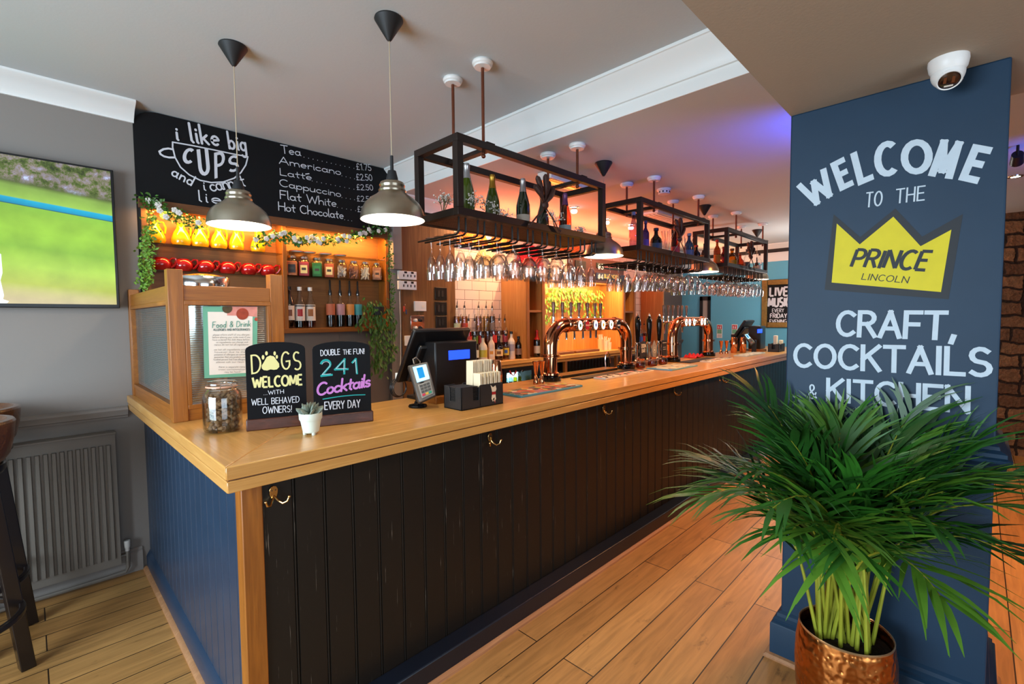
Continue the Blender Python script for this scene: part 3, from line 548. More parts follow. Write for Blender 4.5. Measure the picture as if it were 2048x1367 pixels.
def reeds(fn, u0, u1, z0, z1, pitch=.0105, dp=.0034):
    m = MB(); n = int((z1-z0)/pitch); pr = []
    for i in range(n):
        for k in range(5): pr.append((z0+(z1-z0)*(i+k/5)/n, dp*math.sin(PI*k/5)))
    pr.append((z1, 0)); k = len(pr)
    m.add([fn(u0, -b, a) for a, b in pr]+[fn(u1, -b, a) for a, b in pr], [(i, i+1, k+i+1, k+i) for i in range(k-1)])
    return m
obj('glass_pane', reeds(lambda u, o, z: (u, 2.632+o, z), .524, .865, 1.21, 1.675), M['pane'], sc, 0, True, True, 80)
obj('glass_pane', reeds(lambda u, o, z: (.476+o, u, z), 2.682, 3.748, 1.21, 1.675), M['pane'], sc, 0, True, True, 80)
# allergy notice on the front pane
pl = dict(y=2.624); of = (0,-.002,0)
nt = thing('allergy_notice', 'food and drink allergy notice taped to the reeded glass screen', 'notice', tuple(P(460, 755, **pl)))
def quad(name, pts, m, par, off=(0,0,0), plane=None): return obj(name, MB().poly([P(*p, **(plane or pl))+Vector(off) for p in pts]), m, par, 0, False, True)
Z4 = lambda x, y: (250+x*.21946, 480+y*.21946)
ZP = lambda *a: [Z4(*p) for p in a]
quad('card', ZP((708,602),(1208,606),(1200,1235),(722,1258)), mat('notice_green', S('#6fb396'), .6), nt, (0,-.001,0))
quad('paper', ZP((752,652),(1162,655),(1160,1205),(768,1228)), M['paper'], nt, (0,-.002,0))
quad('photo_strip', ZP((925,604),(1205,606),(1203,700),(1120,690),(930,686)), mat('notice_photo', S('#d98d80'), .6, var=.3, vscale=40), nt, (0,-.003,0))
for cx, cy_, r, c in ((1068,672,56,'#9a3b22'), (930,622,46,'#4a3c22'), (1195,720,18,'#a8452c')):
    q = [Z4(cx+r*math.cos(2*PI*i/20), max(605, cy_+r*.95*math.sin(2*PI*i/20))) for i in range(20)]
    quad('bowl_picture', [p for p in q if p[0] < 515], mat('bowl_picture', S(c), .6, var=.5, vscale=60), nt, (0,-.004,0))
wm = MB(); of = (0,-.0045,0)
def zl(mb, s, x0, y0, x1, y1, top, w, **kw): write_px(mb, s, Z4(x0,y0), Z4(x1,y1), Z4(x0,top), pl, w, of, **kw)
zl(wm, 'Food & Drink', 795, 798, 1140, 785, 745, .05, slant=.12)
obj('heading', wm, mat('notice_green_ink', S('#3f8a77'), .7), nt, 0, False, True)
wm = MB()
zl(wm, 'ALLERGIES AND INTOLERANCES', 803, 825, 1135, 822, 806, .09, cap='flat', gap=.18)
obj('subheading', wm, mat('notice_ink', S('#4b6460'), .7), nt, 0, False, True)
wm = MB()
for i, (s, x0, x1) in enumerate((('please inform staff of any allergies', 800, 1130), ('before placing your order even if you', 795, 1135), ('have ordered the dish there before', 795, 1130), ('as ingredients can change and', 828, 1115), ('menus do not list all ingredients', 812, 1120), ('', 0, 0), ('we list all ingredients and', 808, 1092), ('however due to the', 815, 1092), ('presence of allergens we cannot', 812, 1092), ('guarantee that any products are', 810, 1092), ('hundred percent free from allergens', 805, 1092), ('please ask our team', 830, 1080), ('', 0, 0), ('there is separate menu', 850, 1090), ('cross contamination', 850, 1090), ('may be found', 905, 1045))):
    if s: y = 868+i*22.5; zl(wm, s, x0, y, x1, y-2, y-14, .09, cap='flat')
obj('small_print', wm, mat('notice_grey_ink', S('#a59d95'), .7), nt, 0, False, True)
# steel urn behind the screen
c = P(405, 565, y=3.05); zt = c.z
u = thing('drinks_urn', 'polished steel urn with a domed lid behind the glass screen', 'urn', (c.x, 3.05, ZT))
obj('body', MB().lathe([(0,0),(.12,0),(.125,.01),(.125,zt-ZT-.02),(.118,zt-ZT-.02)], 32), M['steel'], u)
obj('lid', MB().lathe([(.129,zt-ZT-.022),(.131,zt-ZT+.02),(.125,zt-ZT+.03),(.08,zt-ZT+.043),(.03,zt-ZT+.048),(0,zt-ZT+.049)], 32), M['steel'], u)
# ---------------------------------------------------------------- television
tvs = P(230, 345, y=3.78), P(234, 617, y=3.78)
TX = .40; tz0, tz1 = 1.682, 2.512
tv = thing('television', 'wall mounted black framed television showing a green cricket field', 'television', (-.35, 3.79, tz0))
obj('casing', MB().box(TX-1.46, TX, 3.745, 3.785, tz0, tz1), M['black'], tv, .004, True, True)
obj('bracket', MB().box(TX-.95, TX-.5, 3.7855, 3.825, 1.9, 2.3), M['black'], tv, 0, False, True)
def tvmat():
    m, n, l, b = base('lit_screen')
    tc = n.new('ShaderNodeTexCoord'); sx = n.new('ShaderNodeSeparateXYZ'); l.new(tc.outputs['Object'], sx.inputs[0])
    # height drives the bands: pitch, striped grass, blue boundary boards, meadow, trees, sky
    mr = n.new('ShaderNodeMapRange'); mr.inputs[1].default_value = tz0+.04; mr.inputs[2].default_value = tz1-.02
    nd = n.new('ShaderNodeTexNoise'); nd.inputs['Scale'].default_value = 9; nd.inputs['Detail'].default_value = 5; l.new(tc.outputs['Object'], nd.inputs['Vector'])
    tl = n.new('ShaderNodeMath'); tl.operation = 'MULTIPLY_ADD'; tl.inputs[1].default_value = .10; l.new(sx.outputs['X'], tl.inputs[0]); l.new(sx.outputs['Z'], tl.inputs[2])
    l.new(tl.outputs[0], mr.inputs[0])
    cr = n.new('ShaderNodeValToRGB'); e = cr.color_ramp
    stops = [(0,'#b9a878'),(.06,'#b4ad68'),(.12,'#a3b030'),(.25,'#9fc43a'),(.38,'#7dab2c'),(.50,'#8fbf38'),(.60,'#88b63a'),(.668,'#7fb23c'),(.67,'#1d2a20'),(.678,'#0f86ad'),(.715,'#16a2c8'),(.72,'#8fb84c'),(.80,'#7da046'),(.83,'#4d5b2c'),(.90,'#4c5734'),(.97,'#7e8c86'),(1,'#9db6dc')]
    while len(e.elements) < len(stops): e.elements.new(.5)
    for el, (p, c) in zip(e.elements, stops): el.position = p; el.color = (*S(c), 1)
    l.new(mr.outputs[0], cr.inputs[0])
    gr = n.new('ShaderNodeValToRGB'); gr.color_ramp.elements[0].position = .82; gr.color_ramp.elements[1].position = .86; l.new(mr.outputs[0], gr.inputs[0])
    n2 = n.new('ShaderNodeTexNoise'); n2.inputs['Scale'].default_value = 16; n2.inputs['Detail'].default_value = 8; n2.inputs['Roughness'].default_value = .75; l.new(tc.outputs['Object'], n2.inputs['Vector'])
    c2 = n.new('ShaderNodeValToRGB'); st2 = [(.36,'#1f2a10'),(.46,'#4c5f22'),(.52,'#7a7264'),(.60,'#8a8496'),(.68,'#b9c9ee')]
    while len(c2.color_ramp.elements) < 5: c2.color_ramp.elements.new(.5)
    for el, (p, c) in zip(c2.color_ramp.elements, st2): el.position = p; el.color = (*S(c), 1)
    l.new(n2.outputs[0], c2.inputs[0])
    mx = n.new('ShaderNodeMix'); mx.data_type = 'RGBA'; l.new(gr.outputs[0], mx.inputs['Factor']); l.new(cr.outputs[0], mx.inputs['A']); l.new(c2.outputs[0], mx.inputs['B'])
    ov = n.new('ShaderNodeMix'); ov.data_type = 'RGBA'; ov.blend_type = 'OVERLAY'; ov.inputs['Factor'].default_value = .35; l.new(mx.outputs['Result'], ov.inputs['A']); l.new(nd.outputs[0], ov.inputs['B'])
    b.inputs['Base Color'].default_value = (.01,.01,.01,1); b.inputs['Roughness'].default_value = .25
    l.new(ov.outputs['Result'], b.inputs['Emission Color']); b.inputs['Emission Strength'].default_value = 1.0
    return m
obj('screen', MB().box(TX-1.445, TX-.015, 3.742, 3.746, tz0+.022, tz1-.012), tvmat(), tv, 0, False, True)
pl = dict(y=3.741)
quad('player_in_whites', [(-12,500),(2,508),(5,545),(1,560),(8,590),(6,598),(18,602),(14,606),(-12,606)], mat('screen_white', (.55,.62,.72), .5, emis=.8), tv)
# ---------------------------------------------------------------- radiator
rd = thing('radiator', 'grey ribbed panel radiator on the wall under the dado rail', 'radiator', (-.5, 3.76, .10))
rx0, rx1, rz0, rz1 = -1.05, .345, .10, .93
pr = []; n = 40; Lr = rx1-rx0-.04
for i in range(n):
    a = rx0+.02+Lr*i/n; p = Lr/n
    pr += [(a, 0), (a+p*.22, 0), (a+p*.34, -.016), (a+p*.78, -.016), (a+p*.9, 0)]
pr.append((rx1-.02, 0)); k = len(pr)
rb = MB(); rb.add([(a, 3.745+o, rz0+.05) for a, o in pr]+[(a, 3.745+o, rz1-.075) for a, o in pr], [(i, i+1, k+i+1, k+i) for i in range(k-1)])
rb.box(rx0, rx1, 3.742, 3.78, rz1-.075, rz1-.01).box(rx0, rx1, 3.742, 3.78, rz0, rz0+.05).box(rx0, rx0+.02, 3.742, 3.78, rz0+.05, rz1-.075).box(rx1-.02, rx1, 3.742, 3.78, rz0+.05, rz1-.075).box(rx0+.001, rx1-.001, 3.7805, 3.79, rz0+.001, rz1-.015)
obj('ribbed_panel', rb, M['radiator'], rd, 0, False, True)
obj('top_grille', MB().box(rx0-.004, rx1+.004, 3.73, 3.80, rz1-.012, rz1), M['radiator'], rd, .002, False, True)
obj('bracket', MB().box(rx1-.2, rx1-.16, 3.7905, 3.825, .2, .8).box(rx0+.16, rx0+.2, 3.7905, 3.825, .2, .8), M['radiator'], rd, 0, False, True)
obj('pipe', MB().tube([(rx1,3.77,.14),(rx1+.035,3.77,.14)], .008).tube([(rx1+.035,3.77,.18),(rx1+.035,3.77,.06),(rx1+.02,3.77,.035),(rx1-.1,3.77,.03),(rx0,3.77,.03)], .011), M['radiator'], rd, 0, True, True)
obj('valve', MB().lathe([(0,0),(.012,0),(.012,.02),(.016,.022),(.018,.06),(.016,.065),(0,.066)], 14, (rx1+.035,3.77,.165)), mat('valve_head', S('#b8b4ae'), .4), rd, 0, True, True)
# ---------------------------------------------------------------- chalk menu board over the shelves
pl = dict(y=3.823)
mb_ = thing('menu_board', 'black painted menu board with hand lettered coffee prices', 'menu board', (1.4, 3.9, 2.385))
bxl, bxr, bz0, bz1 = .516, 2.325, 2.385, 2.945
op = [(bxl,bz0),(bxr,bz0),(bxr,bz1),(bxl+.13,bz1)]+[(bxl+.13-.13*math.sin(R(t)), bz1-.10+.10*math.cos(R(t))) for t in range(15, 91, 15)]
obj('board', MB().prism(op, lambda a, b, d: (a, 3.826+d, b), .19), M['board'], mb_, 0, False, True)
Z2 = lambda x, y: (260+x*.21946, 220+y*.21946)
Z3 = lambda x, y: (530+x*.21946, 240+y*.21946)
of = (0,-.001,0)
l1 = MB()
def zw(Z, s, x0, y0, x1, y1, tx, ty, w, **kw): write_px(l1, s, Z(x0,y0), Z(x1,y1), Z(tx,ty), pl, w, of, **kw)
zw(Z2, 'i', 425, 270, 436, 272, 418, 140, .075)
zw(Z2, 'like', 560, 292, 815, 325, 550, 130, .065)
zw(Z2, 'big', 905, 350, 1062, 372, 895, 205, .065)
def px_ribbon(mb, Z, pts, w, plane, o=of):
    q = [P(*Z(*p), **plane)+Vector(o) for p in pts]; ribbon(mb, [(p.x, p.z) for p in q], w, lambda a, b: Vector((a, q[0].y, b)))
letter_px(l1, 'C', Z2(470,490), Z2(575,490), Z2(490,345), pl, .0105, of); letter_px(l1, 'U', Z2(630,605), Z2(735,590), Z2(605,360), pl, .0115, of)
letter_px(l1, 'P', Z2(770,625), Z2(868,600), Z2(765,390), pl, .0105, of); letter_px(l1, 'S', Z2(885,570), Z2(990,560), Z2(893,415), pl, .009, of)
px_ribbon(l1, Z2, [(388,292),(560,322),(740,358),(920,396),(1074,425),(1055,500),(1010,570),(950,620),(850,655),(740,660),(640,640),(540,590),(460,520),(410,430),(388,340),(388,292)], .0045, pl)
px_ribbon(l1, Z2, [(388,358),(350,350),(305,356),(268,378),(278,402),(310,422),(355,432),(405,432)], .006, pl)
zw(Z2, 'and', 375, 590, 560, 690, 400, 505, .07); zw(Z2, 'i', 668, 728, 685, 730, 668, 640, .06); zw(Z2, 'cannot', 745, 740, 1055, 690, 740, 622, .055, gap=.1); zw(Z2, 'lie', 628, 830, 830, 855, 615, 735, .06)
obj('slogan_lettering', l1, M['chalk'], mb_, 0, False, True)
l1 = MB()
for s, x0, y0, x1, y1, tx, ty in (('Tea',150,300,325,325,145,228), ('Americano',130,395,690,500,152,335), ('Latte',140,500,425,548,140,440), ('Cappuccino',135,600,690,700,150,540), ('Flat White',140,715,650,790,138,640), ('Hot Chocolate',125,820,715,900,122,745)):
    zw(Z3, s, x0, y0, x1, y1, tx, ty, .055, gap=.12)
px_ribbon(l1, Z3, [(370,492),(400,488)], .004, pl)
for s, x0, y0, x1, y1, tx, ty in (('£1.75',835,450,968,462,838,395), ('£2.50',835,545,978,552,838,490), ('£2.50',838,635,985,640,840,585), ('£2.50',840,738,985,745,842,690), ('£2.50',845,835,985,842,846,785)):
    zw(Z3, s, x0, y0, x1, y1, tx, ty, .05, gap=.18)
for x0, y0, x1, y1, n in ((355,338,810,440,12), (700,508,815,535,4), (430,555,810,630,10), (700,705,815,725,4), (660,795,825,825,5), (725,908,790,918,3)):
    for i in range(n):
        q = P(*Z3(x0+(x1-x0)*i/(n-1), y0+(y1-y0)*i/(n-1)), **pl)
        l1.poly([(q.x+.003*math.cos(2*PI*t/6), q.y-.001, q.z+.003*math.sin(2*PI*t/6)) for t in range(6)])
obj('price_lettering', l1, M['chalk'], mb_, 0, False, True)
# ---------------------------------------------------------------- oak shelf unit set in the wall below the board
su = thing('shelf_unit', 'lit oak shelf unit with glass shelves under the menu board', 'shelf unit', (1.4, 3.9, 1.5))
sx0, sx1, yb = .535, 2.315, 3.965
obj('back_panel', MB().box(sx0, sx1, yb, yb+.02, 1.50, 2.385), M['backoak'], su, 0, False, True)
obj('side_panel', MB().box(sx0, sx0+.035, 3.828, yb, 1.50, 2.34), M['backoak'], su, .002, True, True)
obj('side_panel', MB().box(sx1-.028, sx1, 3.828, yb, 1.50, 2.34), M['oakz'], su, .002, True, True)
obj('divider', MB().box(1.395, 1.425, 3.828, yb, 1.535, 2.34), M['oakz'], su, .002, True, True)
obj('top_rail', MB().box(sx0-.012, sx1, 3.822, 3.845, 2.325, 2.385).box(sx0, sx1, 3.845, yb, 2.34, 2.36), M['darkoakx'], su, .002, True, True)
obj('bottom_shelf', MB().box(sx0, sx1, 3.815, yb, 1.498, 1.535), M['oakx'], su, .002, True, True)
for x0, x1, z in ((sx0+.035,1.395,2.113), (sx0+.035,1.395,1.938), (1.425,sx1-.028,2.138), (1.425,sx1-.028,1.948)):
    obj('glass_shelf', MB().box(x0, x1, 3.838, yb, z-.006, z), M['shelfglass'], su, 0, False, True)
# black strip of wall left and grey trunking right of the shelves
struct('trim_10', MB().box(2.335, 2.425, 3.775, YW, 2.055, 2.73), mat('trunking_grey', S('#8d8681'), .5), .003)
struct('trim_11', MB().box(.516, .535, 3.84, 4.03, 1.2, 2.385), M['blackm'])
struct('trim_12', MB().box(1.06, 1.066, 3.864, 3.872, 1.13, 1.5).box(1.85, 1.856, 3.864, 3.872, 1.13, 1.5), M['dgrey'])
# ---------------------------------------------------------------- bar stools at the left edge
def stool(x, y, rz, label):
    t = thing('bar_stool', label, 'bar stool', (x, y, 0), rz, 'bar stools by the radiator')
    for k in range(4):
        a = R(45+90*k); c_, s_ = math.cos(a), math.sin(a)
        lg = MB(); q = .026
        top, bot = Vector((.135*c_,.135*s_,.95)), Vector((.225*c_,.225*s_,0))
        ex, ey = Vector((c_,s_,0))*q, Vector((-s_,c_,0))*q
        lg.add([bot-ex-ey, bot+ex-ey, bot+ex+ey, bot-ex+ey, top-ex-ey, top+ex-ey, top+ex+ey, top-ex+ey], ((0,3,2,1),(4,5,6,7),(0,1,5,4),(1,2,6,5),(2,3,7,6),(3,0,4,7)))
        obj('leg', lg, M['stoolw'], t, .004)
    obj('foot_ring', MB().lathe([(.205,.30),(.205,.325),(.228,.325),(.228,.30)], 40, closed=True), M['stoolw'], t, .004)
    obj('swivel_plate', MB().lathe([(0,.95),(.185,.95),(.195,.965),(.195,.99),(.17,1.0),(0,1.0)], 36), M['stoolw'], t)
    obj('seat', MB().lathe([(0,1.0),(.19,1.0),(.21,1.03),(.225,1.10),(.232,1.17),(.226,1.18),(.205,1.182),(.20,1.172),(.185,1.145),(.10,1.135),(0,1.13)], 40), M['stoolseat'], t)
    obj('seat_pad', MB().lathe([(0,1.155),(.12,1.153),(.178,1.143),(.184,1.133),(0,1.13)], 36), M['cane'], t)
M['stoolw'] = mat('black_stained_wood', S('#1a1210'), .3, coat=.3); M['stoolseat'] = wood('stool_bentwood', S('#4a2a15'), S('#7a4c28'), 'x', .25, .6, .5); M['cane'] = mat('woven_seat', S('#5e4530'), .8, bump=1, bscale=220)
stool(-.285, 3.05, R(-31), 'dark bar stool at the photo edge, nearer of the two by the radiator')
stool(-.272, 3.50, R(-31), 'dark bar stool close in front of the radiator, behind the other stool')
# ---------------------------------------------------------------- pendant lamps
def pendant(x, y, zrim, zc, label, power):
    t = thing('pendant_lamp', label, 'pendant lamp', (x, y, zrim), 0, 'pendant lamps over the bar')
    hz = zc-zrim
    obj('ceiling_cone', MB().lathe([(0,hz),(.062,hz),(.064,hz-.006),(.012,hz-.092),(.006,hz-.098),(0,hz-.098)], 28), M['blackm'], t)
    obj('cord', MB().tube([(0,0,.285),(0,0,hz-.09)], .0024, 6), M['cord'], t)
    obj('holder', MB().lathe([(.0,.29),(.007,.29),(.008,.225),(.018,.222),(.026,.19),(.027,.175),(0,.175)], 20), M['blackm'], t)
    sh = [(.030,.178),(.052,.168),(.058,.155),(.055,.145),(.062,.132),(.060,.125),(.072,.112),(.098,.095),(.122,.072),(.137,.045),(.143,.018),(.145,0)]
    obj('shade', MB().lathe(sh, 48), M['lampm'], t)
    obj('lining', MB().lathe([(r-.0025, z-.001) for r, z in sh], 48), M['lampin'], t)
    obj('bulb', MB().sphere((0,0,.075), .03, 16, 10).lathe([(.014,.10),(.014,.17)], 12), M['bulb'], t)
    l = lamp('lamp_light', 'POINT', (x, y, zrim+.035), power, (1.0, .80, .56), .03)
    return t
M['cord'] = mat('braided_cord', S('#b9a78c'), .8)
for x, y, z, zc, lb, pw in ((.765, 2.655, 2.075, ZC, 'brushed metal dome pendant lamp above the oak and glass screen', 9), (1.195, 1.93, 2.055, ZC, 'brushed metal dome pendant lamp on the longest cord, nearest of all', 9),
        (3.00, 1.985, 2.052, ZL, 'brushed metal pendant lamp hanging between the nearest and middle glass racks', 9), (4.89, 2.02, 2.057, ZL, 'brushed metal pendant lamp hanging between the middle and far glass racks', 9), (6.75, 2.09, 2.08, ZL, 'farthest pendant lamp, at the end of the far glass rack', 8)):
    pendant(x, y, z, zc, lb, pw)
# ---------------------------------------------------------------- hanging glass racks
def wicker():
    m, n, l, b = base('woven_rattan')
    tc = n.new('ShaderNodeTexCoord'); br = n.new('ShaderNodeTexBrick'); l.new(tc.outputs['Object'], br.inputs['Vector'])
    br.inputs['Scale'].default_value = 1; br.inputs['Brick Width'].default_value = .045; br.inputs['Row Height'].default_value = .011; br.inputs['Mortar Size'].default_value = .002
    br.inputs['Color1'].default_value = (*S('#8a5a34'), 1); br.inputs['Color2'].default_value = (*S('#6b3f22'), 1); br.inputs['Mortar'].default_value = (*S('#120a06'), 1)
    l.new(br.outputs[0], b.inputs['Base Color']); b.inputs['Roughness'].default_value = .6
    bp = n.new('ShaderNodeBump'); bp.invert = True; bp.inputs['Strength'].default_value = 1; bp.inputs['Distance'].default_value = .006; l.new(br.outputs['Fac'], bp.inputs['Height']); l.new(bp.outputs[0], b.inputs['Normal'])
    return m
M['wicker'] = wicker()
RY0, RY1, RZ0, RZ1, RL, BW = 1.84, 2.21, 2.115, 2.512, 1.30, .038
NP, PITCH, GAP, RODZ = 10, .129, .046, 2.03
def rack(x0, rods, zc, label):
    t = thing('glass_rack', label, 'glass rack', (x0, RY0, RZ0), 0, 'hanging glass racks over the bar')
    L, D, H, b = RL, RY1-RY0, RZ1-RZ0, BW
    for y in (0, D-b):
        obj('top_rail', MB().box(0, L, y, y+b, H-b, H), M['steelb'], t, .002)
        obj('bottom_rail', MB().box(0, L, y, y+b, 0, b), M['steelb'], t, .002)
    for x in (0, L-b):
        obj('cross_rail', MB().box(x, x+b, b, D-b, H-b, H), M['steelb'], t, .002)
        obj('cross_rail', MB().box(x, x+b, b, D-b, 0, b), M['steelb'], t, .002)
        for y in (0, D-b): obj('upright', MB().box(x, x+b, y, y+b, b, H-b), M['steelb'], t, .002)
    obj('woven_base', MB().box(b, L-b, b, D-b, .004, .016), M['wicker'], t)
    for x in rods:
        obj('hanger_bar', MB().box(x-x0-.02, x-x0+.02, b, D-b, H-b+.004, H-.012).box(x-x0-.03, x-x0+.03, 0, b, H, H+.006), M['steelb'], t, .002)
        for y in (RY0+.06, RY1-.06):
            hz = (ZC if x < XB else ZL)-RZ0
            r = obj('hanging_rod', MB().tube([(x-x0, y-RY0, H-b-.01), (x-x0, y-RY0, hz-.004)], .0085, 10).sphere((x-x0, y-RY0, H-b-.012), .012, 10, 6), M['copperpipe'], t)
            obj('ceiling_rose', MB().lathe([(0,hz),(.052,hz),(.055,hz-.008),(.052,hz-.018),(.046,hz-.022),(.044,hz-.03),(0,hz-.032)], 28, (x-x0, y-RY0, 0)), M['rosette'], r)
    for i in range(NP):
        xc = .05+i*PITCH+.012
        for s in (-1, 1):
            x = xc+s*GAP/2; z = RODZ-RZ0
            pts = [(x,.045,.0), (x,.045,z+.02), (x,.052,z+.006), (x,.065,z), (x,.40,z)]
            obj('glass_rail', MB().tube(pts, .0052, 8), M['rod'], t)
    return t
RX = (1.507, 3.285, 5.045)
rack(RX[0], (1.735, 2.565), ZL, 'nearest hanging glass rack, steel framed, with champagne bottles on it')
rack(RX[1], (3.60, 4.46), ZL, 'middle hanging glass rack, steel framed, holding gin bottles and reed sticks')
rack(RX[2], (5.44, 6.34), ZL, 'far hanging glass rack, steel framed, near the end of the bar')
# ---------------------------------------------------------------- stemmed glasses hanging by their feet
def stemware(kind):
    foot = [(0,.006),(.03,.003),(.034,.001),(.033,-.001),(.008,-.004),(.0045,-.010)]
    if kind == 'flute': return foot+[(.0038,-.06),(.005,-.088),(.014,-.10),(.024,-.125),(.030,-.16),(.031,-.19),(.0285,-.225),(.0275,-.225),(.030,-.19),(.029,-.16),(.023,-.128),(.012,-.103),(0,-.098)]
    if kind == 'wine': return foot+[(.0038,-.05),(.006,-.082),(.022,-.092),(.038,-.112),(.046,-.140),(.045,-.165),(.0385,-.205),(.0375,-.205),(.044,-.165),(.045,-.14),(.037,-.114),(.02,-.095),(0,-.09)]
    return foot+[(.0042,-.035),(.006,-.055),(.026,-.066),(.043,-.09),(.050,-.125),(.049,-.155),(.040,-.195),(.039,-.195),(.048,-.155),(.049,-.125),(.042,-.092),(.024,-.069),(0,-.063)]
KIND = {'flute': ('champagne_flute', 'champagne flute'), 'wine': ('wine_glass', 'wine glass'), 'bowl': ('gin_glass', 'balloon glass')}
PROTO = {}
ORD = ['front', 'second', 'third', 'fourth']; RAIL = ['first', 'second', 'third', 'fourth', 'fifth', 'sixth', 'seventh', 'eighth', 'ninth', 'last']
PLAN = [['flute','flute','wine','bowl','wine','bowl','bowl','wine','flute','flute'], ['flute','flute','flute','wine','bowl','wine','wine','bowl','bowl','flute'], ['wine','bowl','wine','bowl','wine','bowl','wine','bowl','bowl','wine']]
rg = random.Random(3)
for ri, rn in enumerate(('nearest', 'middle', 'far')):
    for i in range(NP):
        kd = PLAN[ri][i]; nm, wd = KIND[kd]; n = 4 if kd == 'flute' else 3; st = .084 if kd == 'flute' else .111
        for j in range(n):
            lb = '%s on the %s rail of the %s glass rack, %s' % (wd, RAIL[i], rn, 'hanging at the front' if j == 0 else ORD[j]+' from the front')
            loc = (RX[ri]+.062+i*PITCH, RY0+.062+j*st+rg.uniform(-.004,.004), RODZ+.0075); gp = 'glasses hanging from the %s rack' % rn
            if kd not in PROTO:
                o = obj(nm, MB().lathe(stemware(kd), 20), M['glass']); tag(o, lb, 'glass', gp); o.location = loc; PROTO[kd] = o
            else: dup(PROTO[kd], loc, rg.uniform(0, 6), lb, gp)
# ---------------------------------------------------------------- bottles
LIQ = {}
def tint(c, d=0.0):
    if c not in LIQ: LIQ[c] = thin('tinted_'+c.strip('#'), S(c), .02, 1.3, .35)
    return LIQ[c]
SOL = {}
def flatc(c, rough=.5, metal=0.0):
    k = (c, rough, metal)
    if k not in SOL: SOL[k] = mat('colour_'+c.strip('#'), S(c), rough, metal)
    return SOL[k]
def bprof(kind, h, r):
    if kind == 'champagne': return [(0,.004),(r*.6,0),(r*.95,.002),(r,.012),(r,h*.40),(r*.96,h*.50),(r*.75,h*.62),(r*.5,h*.74),(r*.38,h*.84),(r*.36,h*.93),(r*.40,h*.94),(r*.40,h*.97),(r*.33,h*.975),(r*.33,h),(0,h)]
    if kind == 'wine': return [(0,.004),(r*.9,0),(r,.01),(r,h*.58),(r*.92,h*.65),(r*.55,h*.72),(r*.40,h*.76),(r*.37,h*.93),(r*.42,h*.935),(r*.42,h*.96),(r*.36,h*.97),(r*.36,h),(0,h)]
    if kind == 'tall': return [(0,.004),(r*.9,0),(r,.008),(r,h*.56),(r*.94,h*.62),(r*.62,h*.72),(r*.42,h*.82),(r*.36,h*.93),(r*.42,h*.935),(r*.42,h),(0,h)]
    if kind == 'squat': return [(0,.004),(r*.9,0),(r,.01),(r,h*.52),(r*.9,h*.62),(r*.5,h*.72),(r*.34,h*.78),(r*.32,h*.94),(r*.38,h*.945),(r*.38,h),(0,h)]
    return [(0,.004),(r*.92,0),(r,.008),(r,h*.60),(r*.95,h*.66),(r*.6,h*.74),(r*.36,h*.80),(r*.34,h*.94),(r*.40,h*.945),(r*.40,h),(0,h)]
def bottle(label, loc, h=.29, r=.036, kind='spirit', glass=None, liq=None, fill=.55, lab=None, lz=(.18,.46), cap='#1a1512', pour=None, group=None, name='bottle', cat='bottle', dot=None, foil=None, rot=None, lab2=None):
    t = thing(name, label, cat, loc, 0, group)
    pr = bprof(kind, h, r)
    g = obj('glass_body', MB().lathe(pr, 20), glass if glass else M['jarglass'], t)
    if liq:
        q = [(0,.006)]; top = h*fill
        for a, b in pr:
            if b > .005 and b < top: q.append((max(a-.002,0), max(b,.007)))
        ra = q[-1][0]; q += [(ra, top), (0, top)]
        obj('liquid', MB().lathe(q, 18), tint(liq), t)
    if lab:
        th = math.atan2(-loc[1], -loc[0]) if rot is None else rot
        def band(z0, z1, half, k=.0008):
            m = MB(); n = 10; v = []
            for z in (h*z0, h*z1): v += [((r+k)*math.cos(th+half*(2*i/n-1)), (r+k)*math.sin(th+half*(2*i/n-1)), z) for i in range(n+1)]
            m.add(v, [(i, i+1, n+2+i, n+1+i) for i in range(n)]); return m
        obj('label', band(lz[0], lz[1], 1.25), flatc(lab), t)
        if dot: zc = (lz[0]+lz[1])/2; dz = (lz[1]-lz[0])*.22; obj('label_mark', band(zc-dz, zc+dz, .5, .0014), flatc(dot), t)
        if lab2: obj('label_line', band(lz[1]-.07*(lz[1]-lz[0])-.02, lz[1]-.02, 1.1, .0014), flatc(lab2), t)
    if foil: obj('foil', MB().lathe([(a+.0012, b) for a, b in pr if b > h*.64][:-1]+[(0, h+.001)], 18), foil, t)
    elif cap: obj('cap', MB().lathe([(r*.42+.001,h*.925),(r*.42+.001,h+.004),(0,h+.005)], 16), flatc(cap, .35), t)
    if pour:
        obj('pourer', MB().lathe([(.011,h),(.012,h+.012),(.009,h+.016),(.009,h+.026),(0,h+.027)], 12).tube([(0,0,h+.02),(.002,0,h+.045),(.008,0,h+.07)], [.004,.0035,.003], 6), flatc(pour, .3, .6 if pour.startswith('#b') else 0), t)
    return t
GREEN = mat('dark_green_glass', S('#16240c'), .05, coat=1, spec=.8); GREEN2 = mat('olive_glass', S('#3d4a12'), .05, coat=1); DARK = mat('dark_glass', S('#0d0a08'), .06, coat=1)
silver = mat('silver_foil', S('#b9b4b4'), .3, .8); gold = mat('gold_foil', S('#b98a35'), .3, .8); mauve = mat('mauve_foil', S('#6d3f63'), .35, .4); rose = thin('rose_glass', S('#e8a57a'), .02, 1.5, .4)
RB = RZ0+.017
